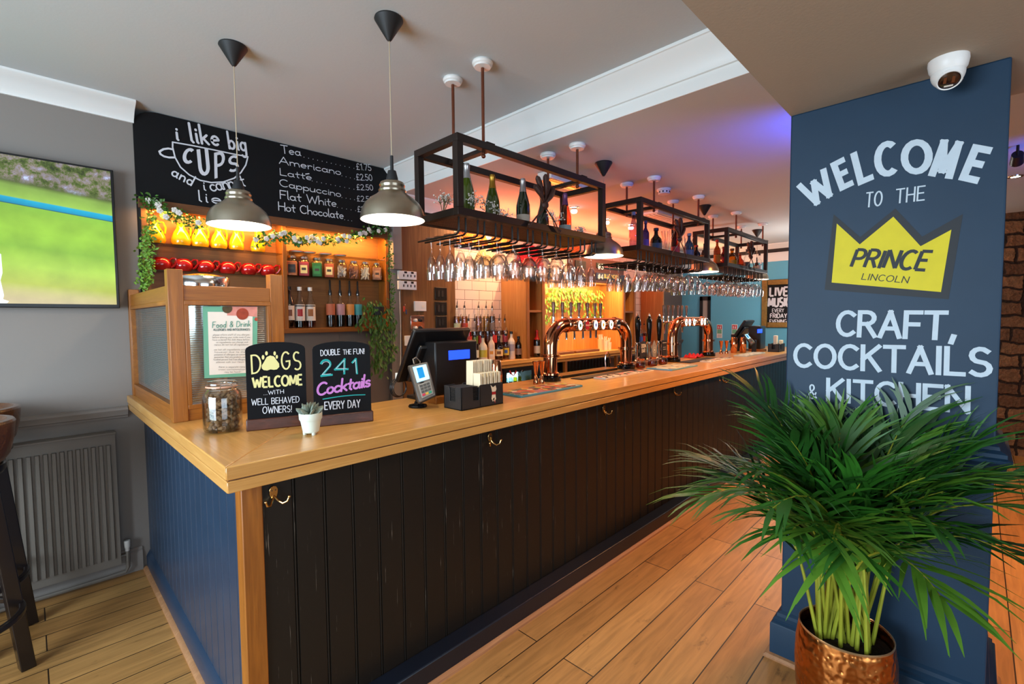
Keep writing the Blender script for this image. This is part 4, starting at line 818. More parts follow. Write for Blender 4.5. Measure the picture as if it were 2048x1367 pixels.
for px, y, label, gl, fo, lab, h in ((934,2.02,'silver foiled champagne bottle at the near end of the nearest rack',GREEN2,silver,None,.315), (985,2.06,'gold foiled champagne bottle, second along in the nearest rack',GREEN2,gold,None,.31),
        (1046,2.0,'silver foiled champagne bottle left of the leather bow',GREEN,silver,'#c9b9a8',.315), (1085,2.11,'dark bottle standing behind the leather bow of the nearest rack',GREEN,None,None,.29), (1130,2.02,'rose wine bottle with a mauve foil, right of the leather bow',rose,mauve,'#8f9a98',.31)):
    q = P(px, 400, y=y)
    bottle(label, (q.x, y, RB), h, .043, 'champagne', gl, None, lab=lab, foil=fo, lz=(.06,.30), group='bottles on the nearest rack', cap='#20160f', name='champagne_bottle')
for px, y, label, kw in ((1267,2.0,'tall clear pinkish bottle at the near end of the middle rack',dict(h=.31,r=.036,glass=tint('#c9b4c4'),kind='tall',cap='#7d8aa5')), (1291,2.06,'purple blue bottle just inside the middle rack',dict(h=.29,r=.032,glass=tint('#5b62b4'),lab='#6f5aa8',cap='#39406f')),
        (1312,2.03,'squat dark teal bottle in the middle rack',dict(h=.24,r=.052,kind='squat',glass=tint('#33555c'),lab='#476a70',cap='#27343a')), (1351,2.02,'bottle with a red label behind the middle rack bow',dict(h=.29,r=.04,glass=tint('#b8423a'),lab='#8c2b3f',lz=(.05,.4),cap='#c3522d')),
        (1378,2.02,'blue gin bottle at the far end of the middle rack',dict(h=.27,r=.046,kind='squat',glass=tint('#5a84b8'),lab='#39609c',lz=(.05,.42),cap='#8a93a8')), (1393,2.09,'small blue bottle at the far corner of the middle rack',dict(h=.2,r=.04,kind='squat',glass=tint('#47719c'),cap='#b4412f'))):
    q = P(px, 480, y=y); bottle(label, (q.x, y, RB), group='bottles on the middle rack', **kw)
for px, y, label, kw in ((1434,2.05,'red capped bottle at the near end of the far rack',dict(h=.30,r=.036,glass=tint('#b0743a'),lab='#c07a2d',cap='#c01f1f')), (1447,2.12,'red bottle in the near corner of the far rack',dict(h=.27,r=.036,glass=tint('#a83228'),cap='#6b1c17')),
        (1464,2.03,'round yellow liqueur bottle in the far rack',dict(h=.24,r=.055,kind='squat',glass=tint('#c99526'),lab='#b98518',cap='#5d3d17')), (1480,2.06,'orange bottle in the far rack, right of the yellow one',dict(h=.22,r=.045,kind='squat',glass=tint('#c86f35'),cap='#7a4a2a')),
        (1494,2.03,'clear bottle with a dark label left of the far rack bow',dict(h=.28,r=.036,glass=M['jarglass'],lab='#3b4754',cap='#20242a')), (1519,2.05,'slim clear bottle at the far end of the far rack',dict(h=.28,r=.03,glass=M['jarglass'],lab='#9aa7b3',cap='#20242a'))):
    q = P(px, 520, y=y); bottle(label, (q.x, y, RB), group='bottles on the far rack', **kw)
# leather bows with two tails tied to the front rail of every rack
M['leather'] = mat('brown_leather', S('#3b2119'), .55, var=.4, vscale=30, bump=.5, bscale=60)
def bow(px, py, label):
    q = P(px, py, y=RY0-.014); t = thing('leather_bow', label, 'bow', (q.x, RY0-.014, RZ0+.145), 0, 'leather bows on the glass racks')
    for i, (a, ln) in enumerate(((-42,.13),(-18,.165),(3,.175),(22,.15),(40,.125))):
        d = Vector((math.sin(R(a)), 0, math.cos(R(a)))); m = MB()
        m.tube([d*(ln*k)+Vector((0,-.012*math.sin(PI*k)+(.006 if i % 2 else -.006),0)) for k in (0,.25,.5,.75,.92,1)], [.014,.019,.027,.034,.03,.008], 10, flat=.5)
        obj('loop', m, M['leather'], t)
    obj('knot', MB().sphere((0,-.012,-.005), .026, 12, 8, (1,.7,.9)), M['leather'], t)
    for s, ln in ((-1,.155),(1,.175)):
        m = MB(); e = Vector((s*ln*.85, .002, -.145)); m.tube([(0,-.012,-.01), (s*.03,-.016,-.045), e*.6+Vector((0,-.012,0)), e+Vector((0,-.004,0))], [.012,.010,.010,.011], 8, flat=.35); m.sphere(e+Vector((0,-.008,.012)), .008, 8, 5)
        obj('tail', m, M['leather'], t)
    return t
bow(1087, 400, 'brown leather bow tied to the front of the nearest rack'); bow(1357, 465, 'brown leather bow tied to the front of the middle rack'); bow(1500, 505, 'brown leather bow tied to the front of the far rack')
# dried white sprigs
def sprig(label, loc, h, n, group, seed):
    rs = random.Random(seed); t = thing('dried_sprig', label, 'dried flowers', loc, 0, group); st = MB(); fl = MB()
    for i in range(n):
        a = rs.uniform(0, 6.28); sp = rs.uniform(.1,.5)*h*.7; hh = h*rs.uniform(.6, 1); p = Vector((sp*math.cos(a), sp*.6*math.sin(a), hh))
        st.tube([(0,0,0), (p.x*.3, p.y*.3, hh*.5), p], [.0016,.0012,.0008], 5)
        for k in range(7):
            e = p+Vector((rs.gauss(0,.016), rs.gauss(0,.012), rs.gauss(0,.014))); st.tube([p*.8, e], .0006, 4); fl.sphere(e, rs.uniform(.003,.0055), 6, 4)
    obj('stems', st, M['stemg'], t); o = obj('blossom', fl, M['petal'], t); o['kind'] = 'stuff'; return t
for i, (px, y, h, lb) in enumerate(((886,2.12,.16,'dried white sprig in the near left corner of the nearest rack'), (945,1.93,.12,'dried white sprig in front of the first silver foiled bottle'), (978,1.94,.12,'dried white sprig in front of the gold foiled bottle'), (1006,1.95,.08,'low dried sprig right of the gold foiled bottle'), (1110,1.97,.15,'dried sprig right of the leather bow on the nearest rack'), (1160,1.96,.08,'small dried sprig at the far end of the nearest rack'))):
    q = P(px, 420, y=y); sprig(lb, (q.x, y, RB), h, 9, 'dried sprigs on the nearest rack', i)
for i, (px, lb) in enumerate(((1333,'bundle of thin brown reed sticks left of the middle rack bow'), (1372,'bundle of thin brown reed sticks right of the middle rack bow'))):
    q = P(px, 480, y=2.05); t = thing('reed_bundle', lb, 'reed sticks', (q.x, 2.05, RB), 0, 'reed sticks on the middle rack'); rs = random.Random(i)
    m = MB()
    for k in range(14): m.tube([(rs.uniform(-.02,.02), rs.uniform(-.02,.02), 0), (rs.uniform(-.09,.09), rs.uniform(-.05,.05), rs.uniform(.22,.27))], .0018, 5)
    obj('sticks', m, M['kraft'], t)['kind'] = 'stuff'
    obj('tie', MB().lathe([(.021,.04),(.024,.045),(.024,.06),(.021,.065)], 14), M['leather'], t)
# ---------------------------------------------------------------- things on the lit shelves
yel = mat('amber_glass_jug', S('#f0a512'), .12, coat=.5, sss=.0)
for i, (px, r, lb) in enumerate(((309,.062,'yellow glass jug at the left end of the top shelf, behind ivy'), (362,.058,'yellow glass jug, second from the left on the top shelf'), (399,.056,'yellow glass jug, third from the left on the top shelf'), (437,.054,'yellow glass jug partly below the left pendant lamp, fourth along'), (472,.050,'yellow glass jug, fifth from the left on the top shelf'), (515,.05,'yellow glass jug at the right end of the top left shelf'))):
    q = P(px, 470, y=3.895); t = thing('yellow_jug', lb, 'jug', (q.x, 3.895, 2.114), 0, 'yellow jugs on the top shelf')
    obj('body', MB().lathe([(0,0),(r*.85,0),(r,.02),(r*.98,.045),(r*.75,.085),(r*.45,.115),(r*.36,.135),(r*.42,.152),(r*.38,.152),(r*.32,.135),(r*.3,.12),(0,.118)], 24), yel, t)
    obj('handle', MB().tube([(r*.36,0,.14),(r*.8,0,.145),(r*1.0,0,.11),(r*.92,0,.07)], .006, 8), yel, t)
def teapot(x, lb):
    t = thing('red_teapot', lb, 'teapot', (x, 3.90, 1.939), R(-24), 'red teapots on the lower left shelf')
    obj('body', MB().lathe([(0,0),(.036,0),(.046,.008),(.056,.03),(.057,.05),(.048,.072),(.034,.082),(.033,.086),(.028,.086),(.028,.08),(0,.078)], 28), M['red'], t)
    obj('spout', MB().tube([(-.048,0,.03),(-.066,0,.045),(-.073,0,.066),(-.082,0,.078)], [.014,.010,.007,.006], 10), M['red'], t)
    obj('handle', MB().tube([(.046,0,.068),(.062,0,.084),(.082,0,.08),(.087,0,.056),(.07,0,.03),(.053,0,.02)], .007, 8), M['red'], t)
for px, lb in ((323,'red teapot at the left end of the lower shelf'), (367,'red teapot, second from the left on the lower shelf'), (411,'red teapot, third from the left on the lower shelf'), (455,'red teapot, fourth from the left on the lower shelf'), (497,'red teapot, fifth from the left on the lower shelf'), (535,'red teapot at the right end of the lower shelf')):
    teapot(P(px, 525, y=3.895).x, lb)
def jar(x, lb, c, lab, sticks=None):
    t = thing('tea_jar', lb, 'jar', (x, 3.895, 1.949), R(-24), 'square tea jars on the right shelf')
    w = .041; h = .125
    obj('glass_body', MB().box(-w,w,-w,w,0,h).lathe([(w*.98,h),(w*.72,h+.016),(w*.7,h+.022)], 20), M['jarglass'], t, .008, True)
    if sticks:
        m = MB(); rs = random.Random(int(x*100))
        for k in range(26):
            a, b = (rs.uniform(-.036,.036), rs.uniform(-.036,.036)), (rs.uniform(-.036,.036), rs.uniform(-.036,.036))
            m.tube([(a[0],a[1],rs.uniform(.005,.06)), (b[0],b[1],rs.uniform(.05,.115))], .0055, 6)
        obj('sachets', m, flatc(c), t)['kind'] = 'stuff'
    else: obj('tea_bags', MB().box(-w+.004,w-.004,-w+.004,w-.004,.006,h*.93), mat('tea_'+c.strip('#'), S(c), .6, var=.3, vscale=40), t, .004)
    if lab: obj('label', MB().box(-w*.62,w*.62,-w-.0015,-w-.0005,h*.2,h*.72), flatc(lab), t); obj('label_mark', MB().box(-w*.4,w*.4,-w-.0022,-w-.0015,h*.40,h*.56), flatc('#3a3228'), t)
    obj('lid', MB().lathe([(0,h+.036),(w*.7,h+.036),(w*.78,h+.032),(w*.78,h+.018),(w*.7,h+.016)], 24), M['steel'], t)
for px, c, lab, st, lb in ((584,'#c2662f','#231a16',0,'orange tea jar with a black label, leftmost of the row'), (608,'#b0343c','#d8c27a',0,'crimson tea jar with a cream label'), (634,'#1f6b2c','#29783a',0,'green tea jar with a green label'), (658,'#c25a30','#d9c388',0,'orange tea jar with a cream label, right of the green jar'),
        (683,'#b9b4b0',None,1,'glass jar of white paper sticks, right of the coloured tea jars'), (707,'#8a5a4a',None,1,'glass jar of brown and white sachets'), (730,'#d8cdb8',None,1,'glass jar of white sugar pieces'), (753,'#a96f4e','#a37a5c',0,'brown filled glass jar at the right end of the shelf')):
    jar(P(px, 535, y=3.895).x, lb, c, lab, st)
for i, px in enumerate((593, 618, 650, 680)):
    q = P(px, 497, y=3.90)
    t = thing('saucer', ['white saucer with red rim at the left end of the top right shelf', 'white saucer with red rim, second on the top right shelf', 'white saucer with red rim, third on the top right shelf', 'white saucer with red rim at the right of the row'][i], 'saucer', (q.x, 3.90, 2.139), 0, 'saucers on the top right shelf')
    obj('dish', MB().lathe([(0,0),(.03,0),(.048,.008),(.052,.012),(.047,.011),(.03,.004),(0,.004)], 24), M['white'], t)
    obj('rim', MB().lathe([(.050,.010),(.053,.0125),(.051,.014),(.048,.012)], 24, closed=True), flatc('#c23a22'), t)
SY = 3.885
for px, lb, kw in ((580,'coffee syrup bottle with a floral label, nearest the screen post',dict(glass=DARK,lab='#d9c9bc',lz=(.2,.55),cap='#15110f',dot='#7a4630')), (601,'strawberry syrup bottle with a slanted white label',dict(liq='#2a0c08',fill=.5,lab='#e2d6cf',lz=(.18,.58),cap='#e3e0da',dot='#b0262a',lab2='#3b3331')), (622,'almond syrup bottle with a slanted white label',dict(liq='#b9803d',fill=.5,lab='#e6dcd2',lz=(.18,.58),cap='#e3e0da',dot='#a0612e',lab2='#3b3331'))):
    bottle(lb, (P(px, 650, y=SY).x, SY, 1.536), .325, .038, 'tall', group='syrup bottles on the bottom shelf', name='syrup_bottle', **kw)
for px, lb, lq, lab in ((662,'syrup bottle with a rust label and a pump spout','#5a1d12','#b0654a'), (682,'dark syrup bottle with a mauve label and a pump spout','#1d0d0c','#b08a97'), (701,'syrup bottle with an orange label and a pump spout','#8a5a22','#c98a45'), (717,'syrup bottle with a turquoise label beside the trailing plant','#6a4a2a','#3f9aa8')):
    t = bottle(lb, (P(px, 650, y=SY).x, SY, 1.536), .29, .036, 'spirit', liq=lq, fill=.62, lab=lab, lz=(.36,.68), cap=None, group='pump bottles on the bottom shelf', name='syrup_bottle')
    obj('spout', MB().lathe([(.013,.27),(.015,.30),(.008,.32),(.0075,.395),(.005,.40),(0,.40)], 12), M['black'], t)
# ---------------------------------------------------------------- garlands and trailing plants
def leafq(mb, p, d, up, ln, w):
    d = d.normalized(); s = d.cross(up).normalized() if d.cross(up).length > .01 else d.orthogonal().normalized(); n = s.cross(d)
    a = p; b = p+d*ln*.5+s*w+n*ln*.06; c = p+d*ln; e = p+d*ln*.5-s*w+n*ln*.06; m = p+d*ln*.5
    mb.add([a, b, c, e, m], [(0,1,4), (1,2,4), (2,3,4), (3,0,4)])
def vine(parent, path, n, spread, lsize, seed, lm, fm=None, nfl=0, droop=.3):
    rs = random.Random(seed); st = MB(); lf = MB(); pts = [Vector(p) for p in path]
    st.tube(pts, .0025, 5)
    def at(t):
        x = t*(len(pts)-1); i = min(int(x), len(pts)-2); return pts[i].lerp(pts[i+1], x-i)
    for i in range(n):
        c = at(rs.random()); o = Vector((rs.gauss(0,spread), rs.gauss(0,spread*.35)-.01, rs.gauss(0,spread)-droop*spread)); p = c+o
        if rs.random() < .35: st.tube([c, p], .001, 4)
        d = Vector((rs.uniform(-1,1), rs.uniform(-1,.1), rs.uniform(-1,.6))); leafq(lf, p, d, Vector((rs.uniform(-.4,.4), -1, rs.uniform(-.4,.6))), lsize*rs.uniform(.6,1.3), lsize*rs.uniform(.22,.34))
    obj('stems', st, M['stemg'], parent); o = obj('foliage', lf, lm, parent, 0, False); o['kind'] = 'stuff'
    for i in range(nfl):
        c = at(rs.random())+Vector((rs.gauss(0,spread*.7), -.03+rs.gauss(0,.008), rs.gauss(0,spread*.7))); f = MB()
        for k in range(5):
            a = 2*PI*k/5; f.sphere(c+Vector((.011*math.cos(a), 0, .011*math.sin(a))), .010, 7, 4, (1,.45,1))
        f.sphere(c+Vector((0,-.005,0)), .004, 6, 4); obj('flower', f, M['petal'], parent)
g = thing('leaf_garland', 'trailing ivy with white flowers hanging down the left of the shelves', 'garland', tuple(P(290, 410, y=3.80)))
vine(g, [P(x, y, y=3.80)-g.location for x, y in ((288,398),(305,405),(325,420),(350,432),(375,440),(402,448))], 280, .022, .028, 1, M['leaf'], M['petal'], 9)
g2 = thing('trailing_fern', 'long pale green fern trailing down beside the teapots', 'trailing plant', tuple(P(290, 470, y=3.80)))
vine(g2, [P(x, y, y=3.80)-g2.location for x, y in ((302,430),(294,470),(292,510),(290,540),(288,575))], 420, .022, .026, 2, M['leaf2'], droop=.6)
g3 = thing('flower_garland', 'garland of white flowers and green leaves along the upper shelves', 'garland', tuple(P(640, 480, y=3.81)))
vine(g3, [P(x, y, y=3.805)-g3.location for x, y in ((505,480),(535,474),(565,470),(590,480),(620,478),(650,482),(680,478),(710,470),(735,462),(772,458))], 560, .018, .034, 3, M['leaf'], M['petal'], 34)
g4 = thing('thin_vine', 'thin ivy strand hanging beside the grey trunking', 'trailing plant', tuple(P(780, 470, y=3.77)))
vine(g4, [P(x, y, y=3.76)-g4.location for x, y in ((775,458),(778,500),(779,540),(783,580),(782,620))], 170, .014, .026, 4, M['leaf'], droop=.3)
hp = P(755, 625, y=3.74)
hpt = thing('hanging_plant', 'bushy green plant trailing over the right end of the bottom shelf', 'trailing plant', tuple(hp))
obj('pot', MB().lathe([(0,-.02),(.05,-.02),(.06,.05),(.055,.05),(.05,.03),(0,.03)], 20), M['blackm'], hpt)
for k, pth in enumerate((((735,605),(727,640),(718,655)), ((745,600),(745,650),(748,700),(750,740)), ((758,600),(765,650),(768,700),(766,745)), ((770,610),(782,640),(786,680),(782,715)), ((750,610),(755,640),(758,680),(757,725)))):
    rs = random.Random(50+k); st = MB(); lf = MB(); pts = [P(x, y, y=3.72)-hp for x, y in pth]; st.tube(pts, .003, 5)
    for i in range(95 if k else 30):
        x = rs.random()*(len(pts)-1); j = min(int(x), len(pts)-2); c = pts[j].lerp(pts[j+1], x-j)+Vector((rs.gauss(0,.026), rs.gauss(0,.016), rs.gauss(0,.02)))
        leafq(lf, c, Vector((rs.gauss(0,.5), rs.gauss(-.2,.3), -1)), Vector((rs.gauss(0,.3),-1,.2)), .05*rs.uniform(.7,1.3), .011)
    obj('stem', st, M['stemg'], hpt); obj('frond', lf, M['leaf'], hpt, 0, False)
# ---------------------------------------------------------------- back bar
BF, BZ = 3.42, 1.165
X = lambda px, y=BF+.03, py=700: P(px, py, y=y).x
struct('wall_panel', MB().box(2.44, 2.76, YW-.015, YW+.2, 0, 2.60).box(2.762, 3.07, YW-.015, YW+.2, 0, 2.60), M['darkoakz'])
struct('wall_tiles', MB().box(3.07, 7.0, YW-.012, YW+.2, 1.0, 2.73), M['tile'])
w = thing('back_worktop', 'pale wood worktop of the back bar behind the taps', 'worktop', (5, 3.6, 1.12))
obj('board', MB().box(3.075, 7.15, BF, YW-.015, 1.122, BZ), M['ash'], w, .004, True, True)
obj('edge_strip', MB().box(3.075, 7.15, BF+.03, BF+.06, 1.085, 1.122), M['ash'], w, .002, True, True)
cab = thing('back_bar_cabinet', 'tall oak back bar cabinets standing on the back worktop', 'cabinet', (5, 3.6, BZ))
CT = 2.04
def cb(name, *b, m='oakz'): return obj(name, MB().box(*b), M[m], cab, .003, True, True)
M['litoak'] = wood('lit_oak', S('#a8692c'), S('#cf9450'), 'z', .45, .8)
for x0, x1 in ((3.725,3.755), (3.985,4.015), (5.66,5.69), (5.94,5.97), (6.82,6.86)): cb('side_panel', x0, x1, BF+.02, YW-.015, BZ, CT, m='litoak')
for x0, x1 in ((3.722,3.765), (3.975,4.02), (5.655,5.70), (5.93,5.975)): cb('front_stile', x0, x1, BF-.0, BF+.02, BZ, CT)
cb('back_panel', 4.015, 5.66, YW-.035, YW-.015, BZ, CT, m='litoak')
for x0, x1 in ((3.755,3.985), (5.69,5.94)):
    cb('niche_back', x0, x1, YW-.03, YW-.015, BZ, CT, m='redwood'); cb('niche_shelf', x0, x1, BF+.01, YW-.03, 1.66, 1.685, m='oakx')
    cb('top_panel', x0-.03, x1+.03, BF, YW-.015, CT, CT+.03, m='oakx')
cb('top_panel', 4.015, 5.66, 3.60, YW-.015, CT, CT+.03, m='oakx')
cb('fascia', 4.45, 5.66, BF+.0, BF+.03, CT-.0, 2.34, m='redwood')
# chalked cocktail signs #3 and #4 on the fascia
pl = dict(y=BF-.012); Z2b = lambda x, y: (1060+x*.17557, 480+y*.17557)
def csign(lb, x0, x1, y0, y1, c): 
    a, b_ = P(*Z2b(x0, y0), **pl), P(*Z2b(x1, y1), **pl)
    t = thing('cocktail_sign', lb, 'sign', (a.x, BF-.01, b_.z), 0, 'cocktail signs on the fascia')
    obj('board', MB().box(a.x, b_.x, BF-.011, BF-.001, b_.z, a.z), flatc(c), t, .002, True, True); return t
of = (0,-.001,0)
t = csign('dark green sign marked #3 above the back bar', 762, 1100, 255, 350, '#232a20'); l1 = MB(); zw(Z2b, '#3', 775, 328, 835, 332, 778, 272, .08); obj('number', l1, M['chalk'], t, 0, False, True)
l1 = MB(); zw(Z2b, 'CLOVER TROPICAL', 845, 308, 1080, 322, 846, 278, .07, gap=.12); obj('lettering', l1, flatc('#c8566e'), t, 0, False, True)
t = csign('dark blue sign marked #4 just below the green one', 758, 1100, 366, 470, '#23304a'); l1 = MB(); zw(Z2b, '#4', 775, 440, 830, 446, 775, 385, .08); obj('number', l1, M['chalk'], t, 0, False, True)
l1 = MB(); zw(Z2b, 'BLUE MOON', 845, 428, 1010, 440, 847, 388, .07, gap=.12); obj('lettering', l1, flatc('#d9c66a'), t, 0, False, True)
csign('dark blank sign left of the numbered pair, partly behind the lamp', 520, 640, 225, 330, '#231b17')
# hop garland hanging along the top of the middle cabinet
hg = thing('hop_garland', 'pale green hop garland hanging in the lit middle cabinet', 'garland', (4.8, 3.72, 1.95))
for k in range(11):
    x = 4.08+k*.142; L = (.36,.30,.42,.27,.24,.30,.24,.22,.36,.40,.34)[k]; st = MB(); lf = MB(); rs = random.Random(80+k)
    st.tube([(x, 3.72, 1.96), (x+.02, 3.70, 1.96-L*.5), (x, 3.71, 1.96-L)], .002, 5)
    for i in range(64):
        z = 1.98-L*rs.random()**1.2*1.05; leafq(lf, Vector((x+rs.gauss(0,.055), 3.70+rs.gauss(0,.025), z)), Vector((rs.gauss(0,.5), rs.gauss(-.2,.3), -1)), Vector((rs.gauss(0,.3),-1,.2)), .055*rs.uniform(.7,1.2), .013)
    s_ = obj('stem', st, M['stemg'], hg, 0, True, True); obj('strand', lf, M['leaf2'], hg, 0, False, True)
# paper fans and parasols above the bottles
def fan(px, py, y, r, c, lb, half=180, n=18):
    q = P(px, py, y=y); t = thing('paper_fan', lb, 'paper fan', tuple(q), 0, 'paper fans above the back bar')
    m = MB(); v = [(0,0,0)]; 
    for i in range(2*n+1):
        a = R(90-half/2+half*i/(2*n)); v.append((r*math.cos(a), -.012 if i % 2 else .0, r*math.sin(a)))
    m.add(v, [(0, i+1, i+2) for i in range(2*n)]); obj('pleats', m, mat('paper_'+c.strip('#'), S(c), .7), t, 0, False)
    obj('stick', MB().tube([(0,-.006,-.02), (0,-.006,r*.5)], .004, 6), M['kraft'], t)
fan(945, 492, 3.79, .22, '#e07a28', 'orange paper fan above the left end of the tiled wall'); fan(1003, 500, 3.79, .19, '#e28f3c', 'orange paper fan, second along above the tiles')
fan(1060, 530, 3.79, .24, '#c4182c', 'red pleated paper fan above the first oak cabinet', 200); fan(1140, 505, 3.79, .22, '#dd7a35', 'orange paper fan above the hop garland')
fan(972, 530, 3.79, .17, '#e3c98f', 'cream paper fan low on the tiled wall')
# stepped stand and the spirits
struct_step = thing('bottle_stand', 'two stepped wooden bottle stand against the tiled wall', 'bottle stand', (3.4, 3.7, BZ))
obj('low_step', MB().box(3.01, 3.72, 3.63, YW-.015, BZ, 1.29), M['oakx'], struct_step, .002, True, True); obj('high_step', MB().box(3.01, 3.72, 3.73, YW-.015, 1.29, 1.42), M['oakx'], struct_step, .002, True, True)
def sp(px, y, z, lb, grp='spirits on the back bar', **kw): bottle(lb, (X(px, y), y, z), group=grp, **kw)
B1, B2, B3 = 3.54, 3.68, 3.78
T3 = [(915,'yellow spirit bottle with a pourer, far left of the top step','#e0b52a','#d8cf9a'), (930,'gold bottle with a red collar pourer, second on the top step','#d9a83a','#c9472f'), (958,'pale bottle with a pourer, third on the top step','#d9b04a',None), (973,'bright yellow bottle with a pourer on the top step','#e8cf3a',None), (985,'grey bottle with a pourer at the right end of the top step','#b9a69a','#8f7c74')]
for px, lb, lq, lab in T3: sp(px, B3, 1.421, lb, h=.29, r=.034, liq=lq, fill=.7, lab=lab, pour='#3a2a20', cap=None)
T2 = [(922,'orange red bottle with a dark pourer on the low step','#d8632f','#c9542f'), (938,'red orange bottle, second on the low step','#d1482a','#c23a2a'), (950,'olive gold bottle with a pourer on the low step','#9a8a24','#5f7a2a'), (962,'red capped bottle, fourth on the low step','#b9a89a','#b02a2a'), (976,'clear bottle with a silver pourer on the low step','#c9b9a8',None), (988,'coral red gin bottle with a black stopper','#e0453a','#d63a34'), (999,'clear bottle with a tall pourer beside the coral red bottle','#bfae9c','#a89684'), (1010,'pink labelled bottle at the right end of the low step','#b88a84','#c0485a')]
for px, lb, lq, lab in T2: sp(px, B2, 1.291, lb, h=.285, r=.034, liq=lq, fill=.62, lab=lab, pour='#2a211c', cap=None)
T1 = [(950,'pale green liqueur bottle at the left of the front row',dict(liq='#c9c98a',fill=.6,lab='#d9d2b4',h=.27,r=.04)), (966,'frosted bottle with a yellow label in the front row',dict(glass=mat('frosted_glass', S('#d9c7ae'), .3),lab='#c9b23a',h=.26,r=.044,kind='squat')),
      (983,'white bottle with an orange fruit label in the front row',dict(glass=flatc('#d9c3ac',.3),lab='#e2d2bd',dot='#d9902f',h=.27,r=.034)), (998,'amber square shouldered bottle with a cream label',dict(glass=tint('#8a3d16'),lab='#e0bf86',dot='#7a4a20',h=.25,r=.042,kind='squat')),
      (1012,'clear bottle with a yellow and blue label in the front row',dict(liq='#d8c7a0',fill=.5,lab='#d9b83a',dot='#3a5aa0',h=.27,r=.034)), (1023,'white coconut bottle with a round grey label',dict(glass=flatc('#e0d0bf',.3),lab='#a89aa2',h=.29,r=.038,lz=(.3,.55))), (1037,'small dark bottle with a brown label at the right of the front row',dict(glass=tint('#3a1c10'),lab='#8a6a56',h=.235,r=.035))]
for px, lb, kw in T1: sp(px, B1, BZ+.001, lb, pour='#b9a58a' if px in (1012,) else None, **kw)
for px, y, lb, c, lab in ((1266,3.60,'red spirit bottle on the tiled bay behind the hand pumps','#c2302a','#d8483a'), (1273,3.72,'clear bottle behind the hand pumps, second along','#cbb89a',None), (1281,3.60,'blue labelled bottle behind the hand pumps','#b9a48a','#2f4f9a'), (1288,3.72,'orange bottle behind the middle hand pump','#d86a2a','#d24a2a'), (1296,3.56,'green labelled bottle behind the middle hand pump','#b8a45a','#3f7a3a'), (1305,3.66,'red labelled bottle behind the middle hand pump','#c9a070','#c23a2a'), (1314,3.56,'pale bottle behind the last hand pump','#d0b48a','#d9c49a')):
    sp(px, y, BZ+.001, lb, grp='spirits behind the hand pumps', h=.31, r=.036, liq=c, fill=.6, lab=lab, pour='#2a211c', cap=None)
for px, z, lb, kw in ((1074,BZ+.001,'red capped wine bottle in the bottom niche of the first oak cabinet',dict(foil=mat('red_foil', S('#b01a1a'), .35))), (1081,1.686,'pale labelled wine bottle in the upper niche of the first oak cabinet',dict(cap='#3a1a14'))):
    bottle(lb, (X(px, 3.50), 3.50, z), .30, .037, 'wine', DARK, lab='#d9c8ae', lz=(.14,.42), group='wine bottles in the first cabinet', name='wine_bottle', **kw)
bottle('wine bottle in the bottom niche of the far oak cabinet', (5.80, 3.52, BZ+.001), .30, .037, 'wine', DARK, lab='#cbb79a', group='wine bottles in the far cabinet', name='wine_bottle', cap='#3a1a14')
# boards, jars and cups on the back worktop
for i, (x0, x1, lb) in enumerate(((4.18,4.62,'dark wooden serving board lying on the back worktop, left one'), (4.66,5.16,'dark wooden serving board lying on the back worktop, right one'))):
    t = thing('serving_board', lb, 'board', ((x0+x1)/2, 3.55, BZ), 0, 'serving boards on the back worktop'); obj('plank', MB().box(x0, x1, 3.47, 3.62, BZ, BZ+.03), M['darkoakx'], t, .004, True, True)
for x, c, h, lb in ((5.30,'#d9b48a',.15,'tall glass straw jar right of the serving boards'), (5.40,'#e8dcc4',.12,'white straw cup on the back worktop'), (5.49,'#e8d8bc',.10,'small white cup at the end of the straw jars')):
    t = thing('straw_jar', lb, 'jar', (x, 3.55, BZ), 0, 'straw jars on the back worktop'); obj('cup', MB().lathe([(0,0),(.036,0),(.04,h),(.037,h),(.033,.006),(0,.006)], 20), flatc(c, .3), t)
    m = MB(); rs = random.Random(int(x*10))
    for k in range(9): m.tube([(rs.uniform(-.02,.02), rs.uniform(-.02,.02), .008), (rs.uniform(-.03,.03), rs.uniform(-.03,.03), h+.06)], .003, 5)
    obj('straws', m, flatc('#e6dccb'), t)['kind'] = 'stuff'
# bottle fridge and open glass shelf under the worktop
fx0, fx1 = X(1009), X(1084); fz1 = 1.08
fr = thing('bottle_fridge', 'black bottle fridge with a lit glass window under the back worktop', 'fridge', ((fx0+fx1)/2, 3.6, 0))
q0, q1 = P(1016, 746, y=BF+.02), P(1063, 768, y=BF+.02)
obj('body', MB().box(fx0, fx1, BF+.26, YW-.02, 0, fz1).box(fx0, q0.x, BF+.04, BF+.26, 0, fz1).box(q1.x+.02, fx1, BF+.04, BF+.26, 0, fz1).box(q0.x, q1.x+.02, BF+.04, BF+.26, q0.z, fz1).box(q0.x, q1.x+.02, BF+.04, BF+.26, 0, .62), M['black'], fr, 0, False, True)
obj('shelf', MB().box(q0.x, q1.x+.02, BF+.06, BF+.26, q0.z-.20, q0.z-.19), M['steel'], fr, 0, False, True)
obj('light_panel', MB().box(q0.x, q1.x+.02, BF+.245, BF+.258, .63, q0.z-.003), mat('fridge_light', S('#bfe6f2'), .5, emis=3.0), fr, 0, False, True)
obj('glass_door', MB().box(q0.x, q1.x+.02, BF+.035, BF+.04, .62, q0.z), M['shelfglass'], fr, 0, False, True)
obj('lock', MB().lathe([(0,0),(.014,0),(.012,.006),(0,.007)], 16, tuple(P(1045, 741, y=BF+.038)), Matrix.Rotation(R(90), 3, 'X')), M['steel'], fr, 0, True, True)
cr_ = MB()
